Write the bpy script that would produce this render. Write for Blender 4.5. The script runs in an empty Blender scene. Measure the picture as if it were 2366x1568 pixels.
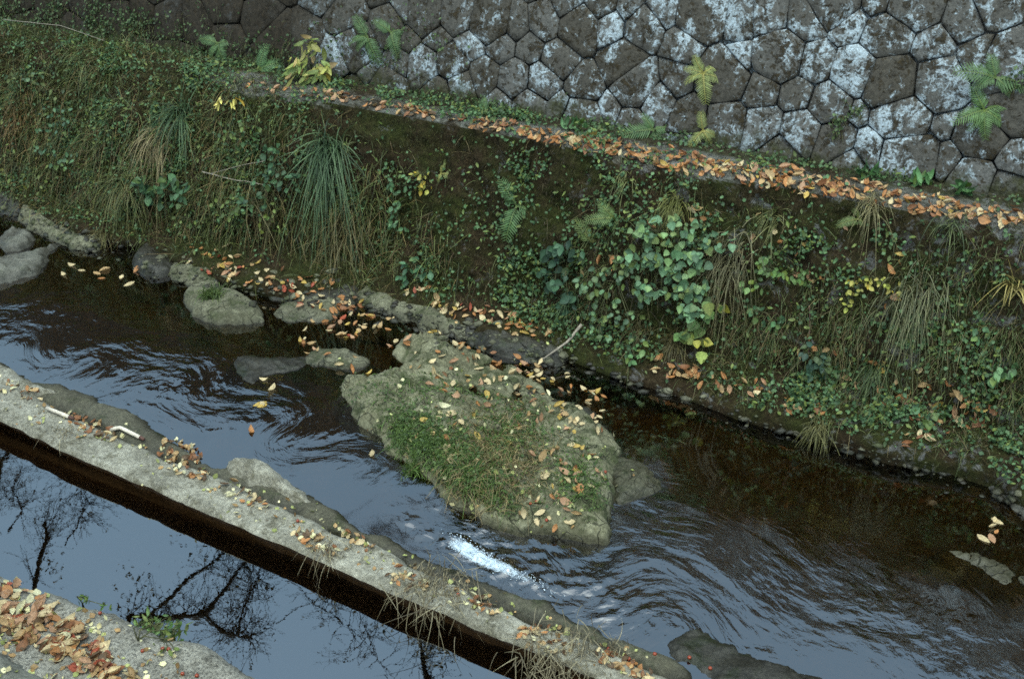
import bpy, math, random
import numpy as np
from mathutils import Vector, Matrix
from mathutils.bvhtree import BVHTree

random.seed(7)
RNG = np.random.default_rng(7)
scene = bpy.context.scene
COL = scene.collection

# ------------------------------------------------------------------ camera, sky, sun, exposure
PW, PH = 2365.0, 1568.0            # frame in which positions were measured
FOC = PW * 40.0 / 36.0
CAM_Z = 4.0
PITCH = math.radians(30.275)
AZ = math.radians(28.167)          # heading, turned from +Y towards -X
cam_data = bpy.data.cameras.new("camera")
cam_data.lens = 40.0
cam_data.sensor_width = 36.0
cam_data.sensor_fit = 'HORIZONTAL'
cam_data.clip_start = 0.05
cam_data.clip_end = 2000.0
cam = bpy.data.objects.new("camera", cam_data)
cam.location = (0, 0, CAM_Z)
cam.rotation_euler = (math.pi / 2 - PITCH, 0, AZ)
COL.objects.link(cam)
scene.camera = cam

SUN_EL = math.radians(70)
SUN_ROT = math.radians(160)
world = bpy.data.worlds.new("World")
scene.world = world
world.use_nodes = True
wn = world.node_tree
bg = wn.nodes["Background"]
sky = wn.nodes.new("ShaderNodeTexSky")
sky.sky_type = 'NISHITA'
sky.sun_disc = False
sky.sun_elevation = SUN_EL
sky.sun_rotation = SUN_ROT
sky.air_density = 1.0
sky.dust_density = 4.0
sky.ozone_density = 0.6
tint = wn.nodes.new("ShaderNodeMix")
tint.data_type = 'RGBA'
tint.blend_type = 'MULTIPLY'
tint.inputs[0].default_value = 1.0
tint.inputs[7].default_value = (0.82, 1.05, 1.02, 1.0)     # thin overcast: less violet than a clear sky
hsv = wn.nodes.new('ShaderNodeHueSaturation')
hsv.inputs["Saturation"].default_value = 0.75
wn.links.new(sky.outputs[0], hsv.inputs['Color'])
wn.links.new(hsv.outputs[0], tint.inputs[6])
wn.links.new(tint.outputs[2], bg.inputs[0])
bg.inputs[1].default_value = 0.15
sun_d = bpy.data.lights.new("sun", 'SUN')
sun_d.energy = 0.48
sun_d.angle = math.radians(95)
sun_d.color = (1.0, 0.97, 0.92)
sun = bpy.data.objects.new("sun", sun_d)
sd = Vector((math.sin(SUN_ROT) * math.cos(SUN_EL), math.cos(SUN_ROT) * math.cos(SUN_EL), math.sin(SUN_EL)))
sun.rotation_euler = sd.to_track_quat('Z', 'Y').to_euler()
sun.location = (0, 0, 20)
COL.objects.link(sun)
vs = scene.view_settings
vs.view_transform = 'Standard'
vs.look = 'None'
vs.gamma = 1.0
vs.use_curve_mapping = False
vs.exposure = 1.35
scene.cycles.filter_width = 1.6
scene.cycles.use_denoising = False
scene.cycles.transparent_max_bounces = 12
scene.cycles.max_bounces = 6

# ------------------------------------------------------------------ projection between frame and world
FW = np.array([-math.sin(AZ) * math.cos(PITCH), math.cos(AZ) * math.cos(PITCH), -math.sin(PITCH)])
RT = np.array([math.cos(AZ), math.sin(AZ), 0.0])
UP = np.cross(RT, FW)
CO = np.array([0, 0, CAM_Z])


def rays(xy):
    xy = np.atleast_2d(np.asarray(xy, float))
    return FW + RT * ((xy[:, :1] - PW / 2) / FOC) - UP * ((xy[:, 1:2] - PH / 2) / FOC)


def at_z(xy, z):
    d = rays(xy)
    return CO + d * ((z - CAM_Z) / d[:, 2:3])


def proj(P):
    q = np.asarray(P) - CO
    dz = q @ FW
    return np.stack([PW / 2 + FOC * (q @ RT) / dz, PH / 2 - FOC * (q @ UP) / dz], -1)


# ------------------------------------------------------------------ noise
def _hash(i, j, k, s):
    n = (i.astype(np.int64) * 374761393 + j.astype(np.int64) * 668265263 + k.astype(np.int64) * 2147483647 + s * 974711) & 0xffffffff
    n = ((n ^ (n >> 13)) * 1274126177) & 0xffffffff
    n = n ^ (n >> 16)
    return (n & 0xffff) / 65535.0


def vnoise(P, s=0):
    f = np.floor(P)
    t = P - f
    t = t * t * (3 - 2 * t)
    i, j, k = (f[..., a].astype(np.int64) for a in range(3))
    r = 0
    for a in (0, 1):
        for b in (0, 1):
            for c in (0, 1):
                w = (t[..., 0] if a else 1 - t[..., 0]) * (t[..., 1] if b else 1 - t[..., 1]) * (t[..., 2] if c else 1 - t[..., 2])
                r = r + w * _hash(i + a, j + b, k + c, s)
    return r * 2 - 1


def fbm(P, sc=1.0, oct=4, s=0, gain=0.5):
    P = np.asarray(P, float) * sc
    a, r = 1.0, 0
    for o in range(oct):
        r = r + a * vnoise(P, s + o * 17)
        P = P * 2.03 + 11.7
        a *= gain
    return r


def sstep(a, b, x):
    t = np.clip((x - a) / (b - a), 0, 1)
    return t * t * (3 - 2 * t)


def to3(x, y, z=0.0):
    return np.stack(np.broadcast_arrays(x, y, z), -1).astype(float)


# ------------------------------------------------------------------ materials
def new_mat(name):
    m = bpy.data.materials.new(name)
    m.use_nodes = True
    nt = m.node_tree
    b = nt.nodes["Principled BSDF"]
    return m, nt, b


def node(nt, kind, ins=None, **props):
    n = nt.nodes.new("ShaderNode" + kind)
    for k, v in props.items():
        setattr(n, k, v)
    for k, v in (ins or {}).items():
        sock = n.inputs[k]
        if isinstance(v, bpy.types.NodeSocket):
            nt.links.new(v, sock)
        else:
            sock.default_value = v
    return n


def c4(c):
    return (c[0], c[1], c[2], 1.0)


def ramp(nt, fac, stops, interp='LINEAR'):
    n = nt.nodes.new("ShaderNodeValToRGB")
    n.color_ramp.interpolation = interp
    e = n.color_ramp.elements
    while len(e) < len(stops):
        e.new(0.5)
    for el, (p, c) in zip(e, stops):
        el.position = p
        el.color = c4(c) if not isinstance(c, (int, float)) else (c, c, c, 1)
    nt.links.new(fac, n.inputs[0])
    return n.outputs[0]


def mixc(nt, fac, a, b, mode='MIX'):
    n = nt.nodes.new("ShaderNodeMix")
    n.data_type = 'RGBA'
    n.blend_type = mode
    for sock, v in ((n.inputs[0], fac), (n.inputs[6], a), (n.inputs[7], b)):
        if isinstance(v, bpy.types.NodeSocket):
            nt.links.new(v, sock)
        elif isinstance(v, (int, float)):
            sock.default_value = v
        else:
            sock.default_value = c4(v)
    return n.outputs[2]


def noise_t(nt, vec, scale, detail=6, rough=0.6, dist=0.0):
    n = node(nt, "TexNoise", {"Vector": vec, "Scale": scale, "Detail": detail, "Roughness": rough, "Distortion": dist})
    return n.outputs[0]


def mth(nt, op, a, b=None, clamp=False):
    n = nt.nodes.new("ShaderNodeMath")
    n.operation = op
    n.use_clamp = clamp
    for s, v in zip(n.inputs, (a, b)):
        if v is None:
            continue
        if isinstance(v, bpy.types.NodeSocket):
            nt.links.new(v, s)
        else:
            s.default_value = v
    return n.outputs[0]


def geo_pos(nt):
    return node(nt, "NewGeometry").outputs["Position"]


def bump(nt, h, strength, dist, normal=None):
    ins = {"Height": h, "Strength": strength, "Distance": dist}
    if normal is not None:
        ins["Normal"] = normal
    return node(nt, "Bump", ins).outputs[0]


def sep(nt, v):
    return node(nt, "SeparateXYZ", {0: v}).outputs


def mat_wall():
    m, nt, b = new_mat("lichen_stone")
    p = geo_pos(nt)
    x = sep(nt, p)[0]
    z = sep(nt, p)[2]
    rnd = node(nt, "ObjectInfo").outputs["Random"]
    base = ramp(nt, rnd, [(0, (0.056, 0.047, 0.037)), (0.5, (0.078, 0.070, 0.062)), (1, (0.108, 0.101, 0.095))])
    n1 = noise_t(nt, p, 42, 8, 0.7)
    base = mixc(nt, 0.65, base, ramp(nt, n1, [(0.3, 0.15), (0.7, 1.4)]), 'MULTIPLY')
    # pale crust lichen: broad patches, broken by fine holes; thicker on some stones and towards downstream
    nb = noise_t(nt, node(nt, "Mapping", {"Vector": p, "Scale": (1.0, 1.0, 0.5)}).outputs[0], 3.4, 6, 0.68)
    nf = noise_t(nt, p, 15, 10, 0.80, 0.5)
    grad = node(nt, "MapRange", {0: x, 1: -5.6, 2: -1.5, 3: 0.005, 4: 0.07}).outputs[0]
    cov = mth(nt, 'ADD', mth(nt, 'MULTIPLY', nb, 0.75), mth(nt, 'MULTIPLY', nf, 1.0))
    cov = mth(nt, 'ADD', cov, mth(nt, 'MULTIPLY', rnd, 0.07))
    cov = mth(nt, 'ADD', cov, grad)
    lich = ramp(nt, cov, [(0.0, 0), (0.955, 0.0), (1.0, 1.0)])
    lich = node(nt, "MapRange", {0: cov, 1: 0.985, 2: 1.06, 3: 0.0, 4: 1.0}).outputs[0]
    lcol = ramp(nt, noise_t(nt, p, 75, 8, 0.8), [(0.36, (0.13, 0.13, 0.12)), (0.6, (0.38, 0.44, 0.50)), (0.8, (0.54, 0.60, 0.66))])
    col = mixc(nt, lich, base, lcol)
    # black-brown moss spots and crust
    ms = noise_t(nt, p, 9.5, 9, 0.78, 0.4)
    moss = node(nt, "MapRange", {0: ms, 1: 0.55, 2: 0.60, 3: 0.0, 4: 1.0}).outputs[0]
    col = mixc(nt, mth(nt, 'MULTIPLY', moss, 0.93), col, ramp(nt, n1, [(0.3, (0.016, 0.010, 0.004)), (0.7, (0.040, 0.027, 0.011))]))
    sp = noise_t(nt, p, 30, 3, 0.5)
    spots = node(nt, "MapRange", {0: sp, 1: 0.575, 2: 0.63, 3: 0.0, 4: 1.0}).outputs[0]
    col = mixc(nt, mth(nt, 'MULTIPLY', spots, 0.85), col, (0.024, 0.016, 0.007))
    # upstream end: wall stained dark and mossed over
    st = noise_t(nt, p, 1.6, 6, 0.6)
    stf = node(nt, "MapRange", {0: mth(nt, 'ADD', x, mth(nt, 'MULTIPLY', st, 1.6)), 1: -4.3, 2: -5.0, 3: 0.0, 4: 0.93}).outputs[0]
    col = mixc(nt, stf, col, ramp(nt, n1, [(0.25, (0.007, 0.005, 0.003)), (0.6, (0.024, 0.016, 0.009)), (0.8, (0.065, 0.040, 0.016))]))
    # green moss creeping up from the foot
    gz = mth(nt, 'ADD', z, mth(nt, 'MULTIPLY', noise_t(nt, p, 4.5, 6, 0.7), -0.75))
    gm = node(nt, "MapRange", {0: gz, 1: 1.05, 2: 0.93, 3: 0.0, 4: 0.9}).outputs[0]
    col = mixc(nt, gm, col, ramp(nt, n1, [(0.3, (0.012, 0.012, 0.004)), (0.7, (0.04, 0.040, 0.012))]))
    nt.links.new(col, b.inputs["Base Color"])
    b.inputs["Roughness"].default_value = 0.9
    b.inputs["Specular IOR Level"].default_value = 0.25
    h = mth(nt, 'ADD', mth(nt, 'MULTIPLY', noise_t(nt, p, 26, 8, 0.72), 1.0), mth(nt, 'MULTIPLY', moss, 0.35))
    nt.links.new(bump(nt, h, 0.9, 0.012), b.inputs["Normal"])
    return m


def mat_bank():
    m, nt, b = new_mat("mossy_bank_soil")
    p = geo_pos(nt)
    x = sep(nt, p)[0]
    n1 = noise_t(nt, p, 34, 8, 0.75)
    n2 = noise_t(nt, p, 3.2, 6, 0.62)
    soil = ramp(nt, n1, [(0.28, (0.007, 0.0045, 0.002)), (0.55, (0.032, 0.021, 0.010)), (0.80, (0.10, 0.075, 0.046))])
    moss = ramp(nt, n1, [(0.3, (0.007, 0.008, 0.002)), (0.75, (0.046, 0.050, 0.012))])
    col = mixc(nt, ramp(nt, n2, [(0.40, 0.0), (0.6, 1.0)]), soil, moss)
    gn = noise_t(nt, p, 7.5, 9, 0.75, 0.5)
    grey = node(nt, "MapRange", {0: mth(nt, 'ADD', gn, node(nt, "MapRange", {0: x, 1: -5.0, 2: 0.0, 3: -0.06, 4: 0.03}).outputs[0]), 1: 0.56, 2: 0.63, 3: 0.0, 4: 0.75}).outputs[0]
    col = mixc(nt, grey, col, ramp(nt, n1, [(0.3, (0.04, 0.037, 0.035)), (0.7, (0.22, 0.215, 0.215))]))
    # trodden grey ledge: bare grit where the ground is level up there
    z = sep(nt, p)[2]
    nz = sep(nt, node(nt, "NewGeometry").outputs["True Normal"])[2]
    lev = mth(nt, 'MULTIPLY', node(nt, "MapRange", {0: z, 1: 1.235, 2: 1.265, 3: 0.0, 4: 1.0}).outputs[0], node(nt, "MapRange", {0: nz, 1: 0.6, 2: 0.8, 3: 0.0, 4: 1.0}).outputs[0])
    lev = mth(nt, 'MULTIPLY', lev, node(nt, 'MapRange', {0: sep(nt, p)[1], 1: 6.72, 2: 6.78, 3: 1.0, 4: 0.15}).outputs[0])
    lev = mth(nt, 'MULTIPLY', lev, node(nt, 'MapRange', {0: mth(nt, 'ADD', x, mth(nt, 'MULTIPLY', n2, 1.2)), 1: -5.9, 2: -5.3, 3: 0.0, 4: 0.85}).outputs[0])
    lev = mth(nt, 'MULTIPLY', lev, node(nt, "MapRange", {0: mth(nt, 'ADD', n2, mth(nt, 'MULTIPLY', n1, 0.5)), 1: 0.62, 2: 0.85, 3: 0.05, 4: 0.8}).outputs[0])
    col = mixc(nt, lev, col, ramp(nt, n1, [(0.3, (0.07, 0.065, 0.06)), (0.7, (0.26, 0.25, 0.235))]))
    nt.links.new(col, b.inputs["Base Color"])
    b.inputs["Roughness"].default_value = 0.95
    b.inputs["Specular IOR Level"].default_value = 0.14
    nt.links.new(bump(nt, noise_t(nt, p, 30, 9, 0.75), 1.0, 0.03), b.inputs["Normal"])
    return m


def mat_rock(name, lo, hi, moss_amt=0.5, wet=0.05, crack=True, speck=0.0, mosscol=(0.045, 0.055, 0.018)):
    m, nt, b = new_mat(name)
    p = geo_pos(nt)
    z = sep(nt, p)[2]
    n1 = noise_t(nt, p, 48, 9, 0.72)
    n2 = noise_t(nt, p, 5.5, 7, 0.65)
    t = mth(nt, 'ADD', mth(nt, 'MULTIPLY', n1, 0.55), mth(nt, 'MULTIPLY', n2, 0.45))
    col = ramp(nt, t, [(0.33, [c * 0.45 for c in lo]), (0.47, lo), (0.66, hi)])
    mn = noise_t(nt, p, 7.0, 8, 0.72, 0.3)
    mo = node(nt, "MapRange", {0: mn, 1: 0.60 - 0.2 * moss_amt, 2: 0.70 - 0.2 * moss_amt, 3: 0.0, 4: min(1, 0.35 + moss_amt)}).outputs[0]
    col = mixc(nt, mo, col, ramp(nt, n1, [(0.3, [c * 0.3 for c in mosscol]), (0.7, mosscol)]))
    h = noise_t(nt, p, 22, 9, 0.7)
    if speck:
        sn = noise_t(nt, p, 75, 4, 0.7)
        col = mixc(nt, node(nt, "MapRange", {0: sn, 1: 0.50, 2: 0.60, 3: 0.0, 4: speck}).outputs[0], col, (0.03, 0.027, 0.022))
        h = mth(nt, 'ADD', h, mth(nt, 'MULTIPLY', sn, -0.6))
    if crack:
        wp = node(nt, "VectorMath", {0: p, 1: node(nt, "TexNoise", {"Vector": p, "Scale": 4.0, "Detail": 3.0}).outputs[1]}, operation='ADD').outputs[0]
        v = node(nt, "TexVoronoi", {"Vector": wp, "Scale": 2.6}, feature='DISTANCE_TO_EDGE').outputs[0]
        ck = node(nt, "MapRange", {0: v, 1: 0.0, 2: 0.03, 3: 1.0, 4: 0.0}).outputs[0]
        ck = mth(nt, 'MULTIPLY', ck, node(nt, "MapRange", {0: n2, 1: 0.38, 2: 0.52, 3: 0.0, 4: 1.0}).outputs[0])
        col = mixc(nt, mth(nt, 'MULTIPLY', ck, 0.8), col, (0.012, 0.011, 0.007))
        h = mth(nt, 'SUBTRACT', h, mth(nt, 'MULTIPLY', ck, 0.7))
    # splash-wet stone close above the stream
    wl = node(nt, "MapRange", {0: mth(nt, 'ADD', z, mth(nt, 'MULTIPLY', n2, -0.08)), 1: wet, 2: wet - 0.045, 3: 0.0, 4: 1.0}).outputs[0]
    col = mixc(nt, mth(nt, 'MULTIPLY', wl, 0.75), col, mixc(nt, 1.0, col, (0.22, 0.20, 0.18), 'MULTIPLY'))
    nt.links.new(col, b.inputs["Base Color"])
    nt.links.new(node(nt, "MapRange", {0: wl, 1: 0.0, 2: 1.0, 3: 0.88, 4: 0.42}).outputs[0], b.inputs["Roughness"])
    b.inputs["Specular IOR Level"].default_value = 0.3
    nt.links.new(bump(nt, h, 0.8, 0.012), b.inputs["Normal"])
    return m


def mat_foliage():
    m, nt, b = new_mat("leaf_and_blade")
    a = node(nt, "Attribute", attribute_name="Col").outputs[0]
    n1 = noise_t(nt, geo_pos(nt), 70, 3, 0.6)
    a = mixc(nt, 0.7, a, ramp(nt, n1, [(0.3, 0.6), (0.7, 1.3)]), 'MULTIPLY')
    a = mixc(nt, 1.0, a, (1.14, 1.08, 0.76), 'MULTIPLY')
    nt.links.new(a, b.inputs["Base Color"])
    b.inputs["Roughness"].default_value = 0.55
    b.inputs["Specular IOR Level"].default_value = 0.35
    tr = node(nt, "BsdfTranslucent", {"Color": a})
    mx = node(nt, "MixShader", {0: 0.25})
    nt.links.new(b.outputs[0], mx.inputs[1])
    nt.links.new(tr.outputs[0], mx.inputs[2])
    nt.links.new(mx.outputs[0], nt.nodes["Material Output"].inputs[0])
    return m


def mat_plain(name, col, rough=0.8, var=0.4, scale=30, spec=0.3):
    m, nt, b = new_mat(name)
    p = geo_pos(nt)
    n1 = noise_t(nt, p, scale, 7, 0.7)
    c = mixc(nt, 1.0, col, ramp(nt, n1, [(0.3, 1 - var), (0.7, 1 + var)]), 'MULTIPLY')
    nt.links.new(c, b.inputs["Base Color"])
    b.inputs["Roughness"].default_value = rough
    b.inputs["Specular IOR Level"].default_value = spec
    nt.links.new(bump(nt, n1, 0.5, 0.006), b.inputs["Normal"])
    return m


def mat_water(name, tint, ior=2.1, fine=0.5, streak_rot=0.0, rough=0.015):
    m, nt, b = new_mat(name)
    nt.nodes.remove(b)
    p = geo_pos(nt)
    rip = node(nt, "Attribute", attribute_name="ripple").outputs["Fac"]
    foam = node(nt, "Attribute", attribute_name="foam").outputs["Fac"]
    fa = node(nt, "Attribute", attribute_name="flow_a").outputs["Fac"]
    fc = node(nt, "Attribute", attribute_name="flow_c").outputs["Fac"]
    mp = node(nt, "CombineXYZ", {0: fa, 1: mth(nt, 'MULTIPLY', fc, 1.6), 2: 0.0}).outputs[0]
    f1 = noise_t(nt, mp, 11.0, 3, 0.5, 0.6)
    f2 = noise_t(nt, mp, 22.0, 2, 0.5, 0.5)
    h = mth(nt, 'ADD', mth(nt, 'MULTIPLY', f1, 0.7), mth(nt, 'MULTIPLY', f2, 0.30))
    h = mth(nt, 'MULTIPLY', h, rip)
    nrm = bump(nt, h, fine, 0.014)
    fr = node(nt, "Fresnel", {"IOR": ior, "Normal": nrm}).outputs[0]
    gl = node(nt, "BsdfGlossy", {"Color": (1, 1, 1, 1), "Roughness": rough, "Normal": nrm})
    tp = node(nt, "BsdfTransparent", {"Color": c4(tint)})
    mx = node(nt, "MixShader", {0: fr})
    nt.links.new(tp.outputs[0], mx.inputs[1])
    nt.links.new(gl.outputs[0], mx.inputs[2])
    fo = node(nt, "BsdfDiffuse", {"Color": (0.52, 0.60, 0.68, 1), "Roughness": 0.5, "Normal": nrm})
    fn = noise_t(nt, p, 38.0, 8, 0.78, 0.8)
    ff = node(nt, "MapRange", {0: mth(nt, 'ADD', foam, fn), 1: 0.98, 2: 1.22, 3: 0.0, 4: 0.85}).outputs[0]
    mx2 = node(nt, "MixShader", {0: ff})
    nt.links.new(mx.outputs[0], mx2.inputs[1])
    nt.links.new(fo.outputs[0], mx2.inputs[2])
    nt.links.new(mx2.outputs[0], nt.nodes["Material Output"].inputs[0])
    return m


M_WALL = mat_wall()
M_BANK = mat_bank()
M_FOL = mat_foliage()
M_ROCK = mat_rock("stream_rock", (0.085, 0.08, 0.05), (0.20, 0.19, 0.13), 0.45, 0.045)
M_BIG = mat_rock("pale_olive_rock", (0.10, 0.094, 0.055), (0.235, 0.222, 0.145), 0.55, 0.02)
M_ROCKW = mat_rock("wet_dark_rock", (0.042, 0.038, 0.028), (0.105, 0.098, 0.078), 0.45, 0.12, crack=False)
M_ROCKP = mat_rock("pale_grey_rock", (0.11, 0.105, 0.085), (0.22, 0.21, 0.175), 0.25, 0.085, crack=False)
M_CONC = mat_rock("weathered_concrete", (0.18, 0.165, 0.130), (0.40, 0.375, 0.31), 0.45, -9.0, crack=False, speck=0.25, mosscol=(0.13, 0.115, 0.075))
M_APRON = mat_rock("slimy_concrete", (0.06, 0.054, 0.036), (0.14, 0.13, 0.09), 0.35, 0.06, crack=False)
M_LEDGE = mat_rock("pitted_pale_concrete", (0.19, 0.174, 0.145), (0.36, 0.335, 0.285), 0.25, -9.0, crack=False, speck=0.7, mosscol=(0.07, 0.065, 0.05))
M_SLIME_SHADE = mat_plain("shadowed_slime", (0.046, 0.022, 0.007), 0.7, 0.5, spec=0.1)  # wet slime, with the shadow on the weir's front put into its colour
M_BED = mat_rock("stream_bed_mud", (0.030, 0.021, 0.009), (0.075, 0.056, 0.026), 0.25, -9.0, crack=False, mosscol=(0.035, 0.03, 0.008))
M_POOLBED = mat_plain("pool_silt", (0.02, 0.017, 0.012), 0.9)
M_BARK = mat_plain("bark", (0.035, 0.028, 0.022), 0.9)
M_TWIG = mat_plain("dead_twig", (0.24, 0.20, 0.16), 0.85)
M_BACK = mat_plain("joint_soil", (0.008, 0.006, 0.0045), 1.0)
M_WHITE = mat_plain("worn_white_plastic", (0.55, 0.48, 0.40), 0.6, 0.3)
M_RUST = mat_plain("rusty_stub", (0.09, 0.045, 0.035), 0.8)
M_BERRY = mat_plain("ripe_berry", (0.22, 0.035, 0.012), 0.35, 0.4, 60, 0.5)
M_GROUND = mat_plain("dark_earth", (0.05, 0.045, 0.03), 0.95)
M_WATER = mat_water("stream_water", (0.64, 0.49, 0.27), 2.55, 0.36, math.radians(-8), 0.05)
M_POOL = mat_water("pool_water", (0.5, 0.42, 0.30), 3.0, 0.04, 0.0, 0.0)


# ------------------------------------------------------------------ mesh helpers
def mesh_np(name, V, F, mat, col=None, smooth=True, attrs=None):
    V = np.ascontiguousarray(V, dtype=np.float32).reshape(-1, 3)
    F = np.ascontiguousarray(F, dtype=np.int32)
    k = F.shape[1]
    me = bpy.data.meshes.new(name)
    me.vertices.add(len(V))
    me.vertices.foreach_set("co", V.ravel())
    me.loops.add(F.size)
    me.loops.foreach_set("vertex_index", F.ravel())
    me.polygons.add(len(F))
    me.polygons.foreach_set("loop_start", np.arange(0, F.size, k, dtype=np.int32))
    me.polygons.foreach_set("loop_total", np.full(len(F), k, dtype=np.int32))
    if smooth:
        me.polygons.foreach_set("use_smooth", np.ones(len(F), dtype=bool))
    if col is not None:
        a = me.attributes.new("Col", 'FLOAT_COLOR', 'POINT')
        c = np.ones((len(V), 4), dtype=np.float32)
        c[:, :3] = col
        a.data.foreach_set("color", c.ravel())
    for nme, arr in (attrs or {}).items():
        a = me.attributes.new(nme, 'FLOAT', 'POINT')
        a.data.foreach_set("value", np.asarray(arr, dtype=np.float32).ravel())
    me.materials.append(mat)
    me.update()
    me.validate()
    return me


def link(name, me, parent=None, **props):
    o = bpy.data.objects.new(name, me)
    COL.objects.link(o)
    if parent is not None:
        o.parent = parent
    for k, v in props.items():
        o[k] = v
    return o


def empty(name, loc, label, cat, group=None):
    o = bpy.data.objects.new(name, None)
    o.location = Vector(loc)
    o.empty_display_size = 0.05
    COL.objects.link(o)
    o['label'] = label
    o['category'] = cat
    if group:
        o['group'] = group
    return o


def grid_faces(nu, nv):
    i = np.arange(nu * nv).reshape(nu, nv)
    return np.stack([i[:-1, :-1], i[1:, :-1], i[1:, 1:], i[:-1, 1:]], -1).reshape(-1, 4)


SURF_V, SURF_F, SURF_N, _off = [], [], [], 0


def add_surface(V, F, tag):
    """remember a surface so that leaves and plants can be set down on it"""
    global _off
    SURF_V.append(np.asarray(V, float).reshape(-1, 3))
    SURF_F.extend((np.asarray(F) + _off).tolist())
    SURF_N.extend([tag] * len(F))
    _off += len(SURF_V[-1])


def tube(pts, rad, sides=5):
    pts = np.asarray(pts, float)
    rad = np.broadcast_to(np.asarray(rad, float), (len(pts),))
    tan = np.gradient(pts, axis=0)
    tan /= np.linalg.norm(tan, axis=1, keepdims=True) + 1e-9
    ref = np.array([0.3, 0.2, 1.0]) if abs(tan[0, 2]) < 0.9 else np.array([1.0, 0.2, 0.1])
    a = np.cross(tan, ref)
    a /= np.linalg.norm(a, axis=1, keepdims=True) + 1e-9
    b = np.cross(tan, a)
    th = np.linspace(0, 2 * np.pi, sides, endpoint=False)
    V = pts[:, None] + rad[:, None, None] * (a[:, None] * np.cos(th)[None, :, None] + b[:, None] * np.sin(th)[None, :, None])
    n = len(pts)
    i = np.arange(n * sides).reshape(n, sides)
    j = np.roll(i, -1, axis=1)
    F = np.stack([i[:-1], j[:-1], j[1:], i[1:]], -1).reshape(-1, 4)
    caps = []
    V = V.reshape(-1, 3)
    V = np.vstack([V, pts[0], pts[-1]])
    c0, c1 = n * sides, n * sides + 1
    for k in range(sides):
        caps.append((i[0, (k + 1) % sides], i[0, k], c0, c0))
        caps.append((i[-1, k], i[-1, (k + 1) % sides], c1, c1))
    return V, F, np.array(caps)


def tubes_mesh(name, lst, mat, sides=5):
    """several joined tubes -> one mesh of triangles"""
    Vs, Fs, off = [], [], 0
    for pts, rad in lst:
        V, F, C = tube(pts, rad, sides)
        T = np.vstack([F[:, [0, 1, 2]], F[:, [0, 2, 3]], C[:, :3]])
        Vs.append(V)
        Fs.append(T + off)
        off += len(V)
    return mesh_np(name, np.vstack(Vs), np.vstack(Fs), mat)


def chaikin(P, n=2):
    P = np.asarray(P, float)
    for _ in range(n):
        Q = np.roll(P, -1, 0)
        P = np.stack([0.75 * P + 0.25 * Q, 0.25 * P + 0.75 * Q], 1).reshape(-1, P.shape[1])
    return P


def sdf(X, Y, poly):
    """signed distance to a closed outline, positive inside"""
    q = np.stack([X.ravel(), Y.ravel()], -1)
    d = np.full(len(q), 1e9)
    ins = np.zeros(len(q), bool)
    A = poly
    B = np.roll(poly, -1, 0)
    for a, b in zip(A, B):
        e = b - a
        w = q - a
        t = np.clip((w @ e) / (e @ e + 1e-12), 0, 1)
        d = np.minimum(d, np.hypot(*(w - t[:, None] * e).T))
        c = (a[1] > q[:, 1]) != (b[1] > q[:, 1])
        with np.errstate(divide='ignore', invalid='ignore'):
            xi = (b[0] - a[0]) * (q[:, 1] - a[1]) / (b[1] - a[1]) + a[0]
        ins ^= c & (q[:, 0] < xi)
    return np.where(ins, d, -d).reshape(X.shape)


# ------------------------------------------------------------------ ground far and near
def box_v(x0, x1, y0, y1, z0, z1):
    V = np.array([[x, y, z] for z in (z0, z1) for x, y in ((x0, y0), (x1, y0), (x1, y1), (x0, y1))])
    F = np.array([[0, 3, 2, 1], [4, 5, 6, 7], [0, 1, 5, 4], [1, 2, 6, 5], [2, 3, 7, 6], [3, 0, 4, 7]])
    return V, F


V, F = box_v(-400, 400, 7.46, 600, -1.0, 2.62)
link("far_ground", mesh_np("far_ground", V, F, M_GROUND, smooth=False), kind="structure")
V, F = box_v(-400, 400, -600, 0.85, -1.0, 2.2)
link("near_ground", mesh_np("near_ground", V, F, M_GROUND, smooth=False), kind="structure")

# ------------------------------------------------------------------ far bank: water edge, shelf, mossy slope, ledge, foot of the wall
EDGE_PX = [(-900, 250), (-300, 400), (0, 470), (200, 560), (330, 578), (420, 622), (540, 672), (660, 702), (840, 692), (900, 722), (1000, 752), (1100, 792), (1290, 832),
           (1420, 882), (1560, 922), (1700, 967), (1900, 1017), (2050, 1067), (2200, 1092), (2290, 1122), (2366, 1182), (2520, 1290)]
EW = at_z(EDGE_PX, 0.02)
ex = np.concatenate([[-30], EW[:, 0], [10]])
ey = np.concatenate([[6.0], EW[:, 1], [5.6]])
ZL = 1.30                      # height of the ledge
LY0, LY1 = 6.52, 6.86          # ledge edge and foot of the stone wall


def edge_y(x):
    return np.interp(x, ex, ey)


xs = np.concatenate([np.arange(-26, -11, 0.10), np.arange(-11, 2.8, 0.022), np.arange(2.8, 7, 0.10)])
ye = edge_y(xs)
yfoot = np.maximum(ye + 0.20, 6.13)
prof = []
for k, w in ((0, 6), (1, 6), (2, 10), (3, 62), (4, 18), (5, 6)):
    prof.append((k, w))
rows = []
zfoot = 0.24 + 0.05 * fbm(to3(xs * 0.9, 0, 0), 1, 3, 3)
keys = [  # (y, z) along the slope, per column
    (ye - 0.10, np.full_like(xs, -0.45)),
    (ye + 0.02, np.full_like(xs, -0.12)),
    (ye + 0.0, np.full_like(xs, 0.08)),
    (ye + 0.05, np.full_like(xs, 0.13)),
    (yfoot, zfoot),
    (np.full_like(xs, LY0), np.full_like(xs, ZL - 0.02)),
    (np.full_like(xs, LY0 + 0.03), np.full_like(xs, ZL)),
    (np.full_like(xs, LY1), np.full_like(xs, ZL + 0.02)),
    (np.full_like(xs, LY1 + 0.25), np.full_like(xs, ZL + 0.04)),
]
steps = [4, 6, 3, 14, 64, 3, 16, 4]
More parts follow.
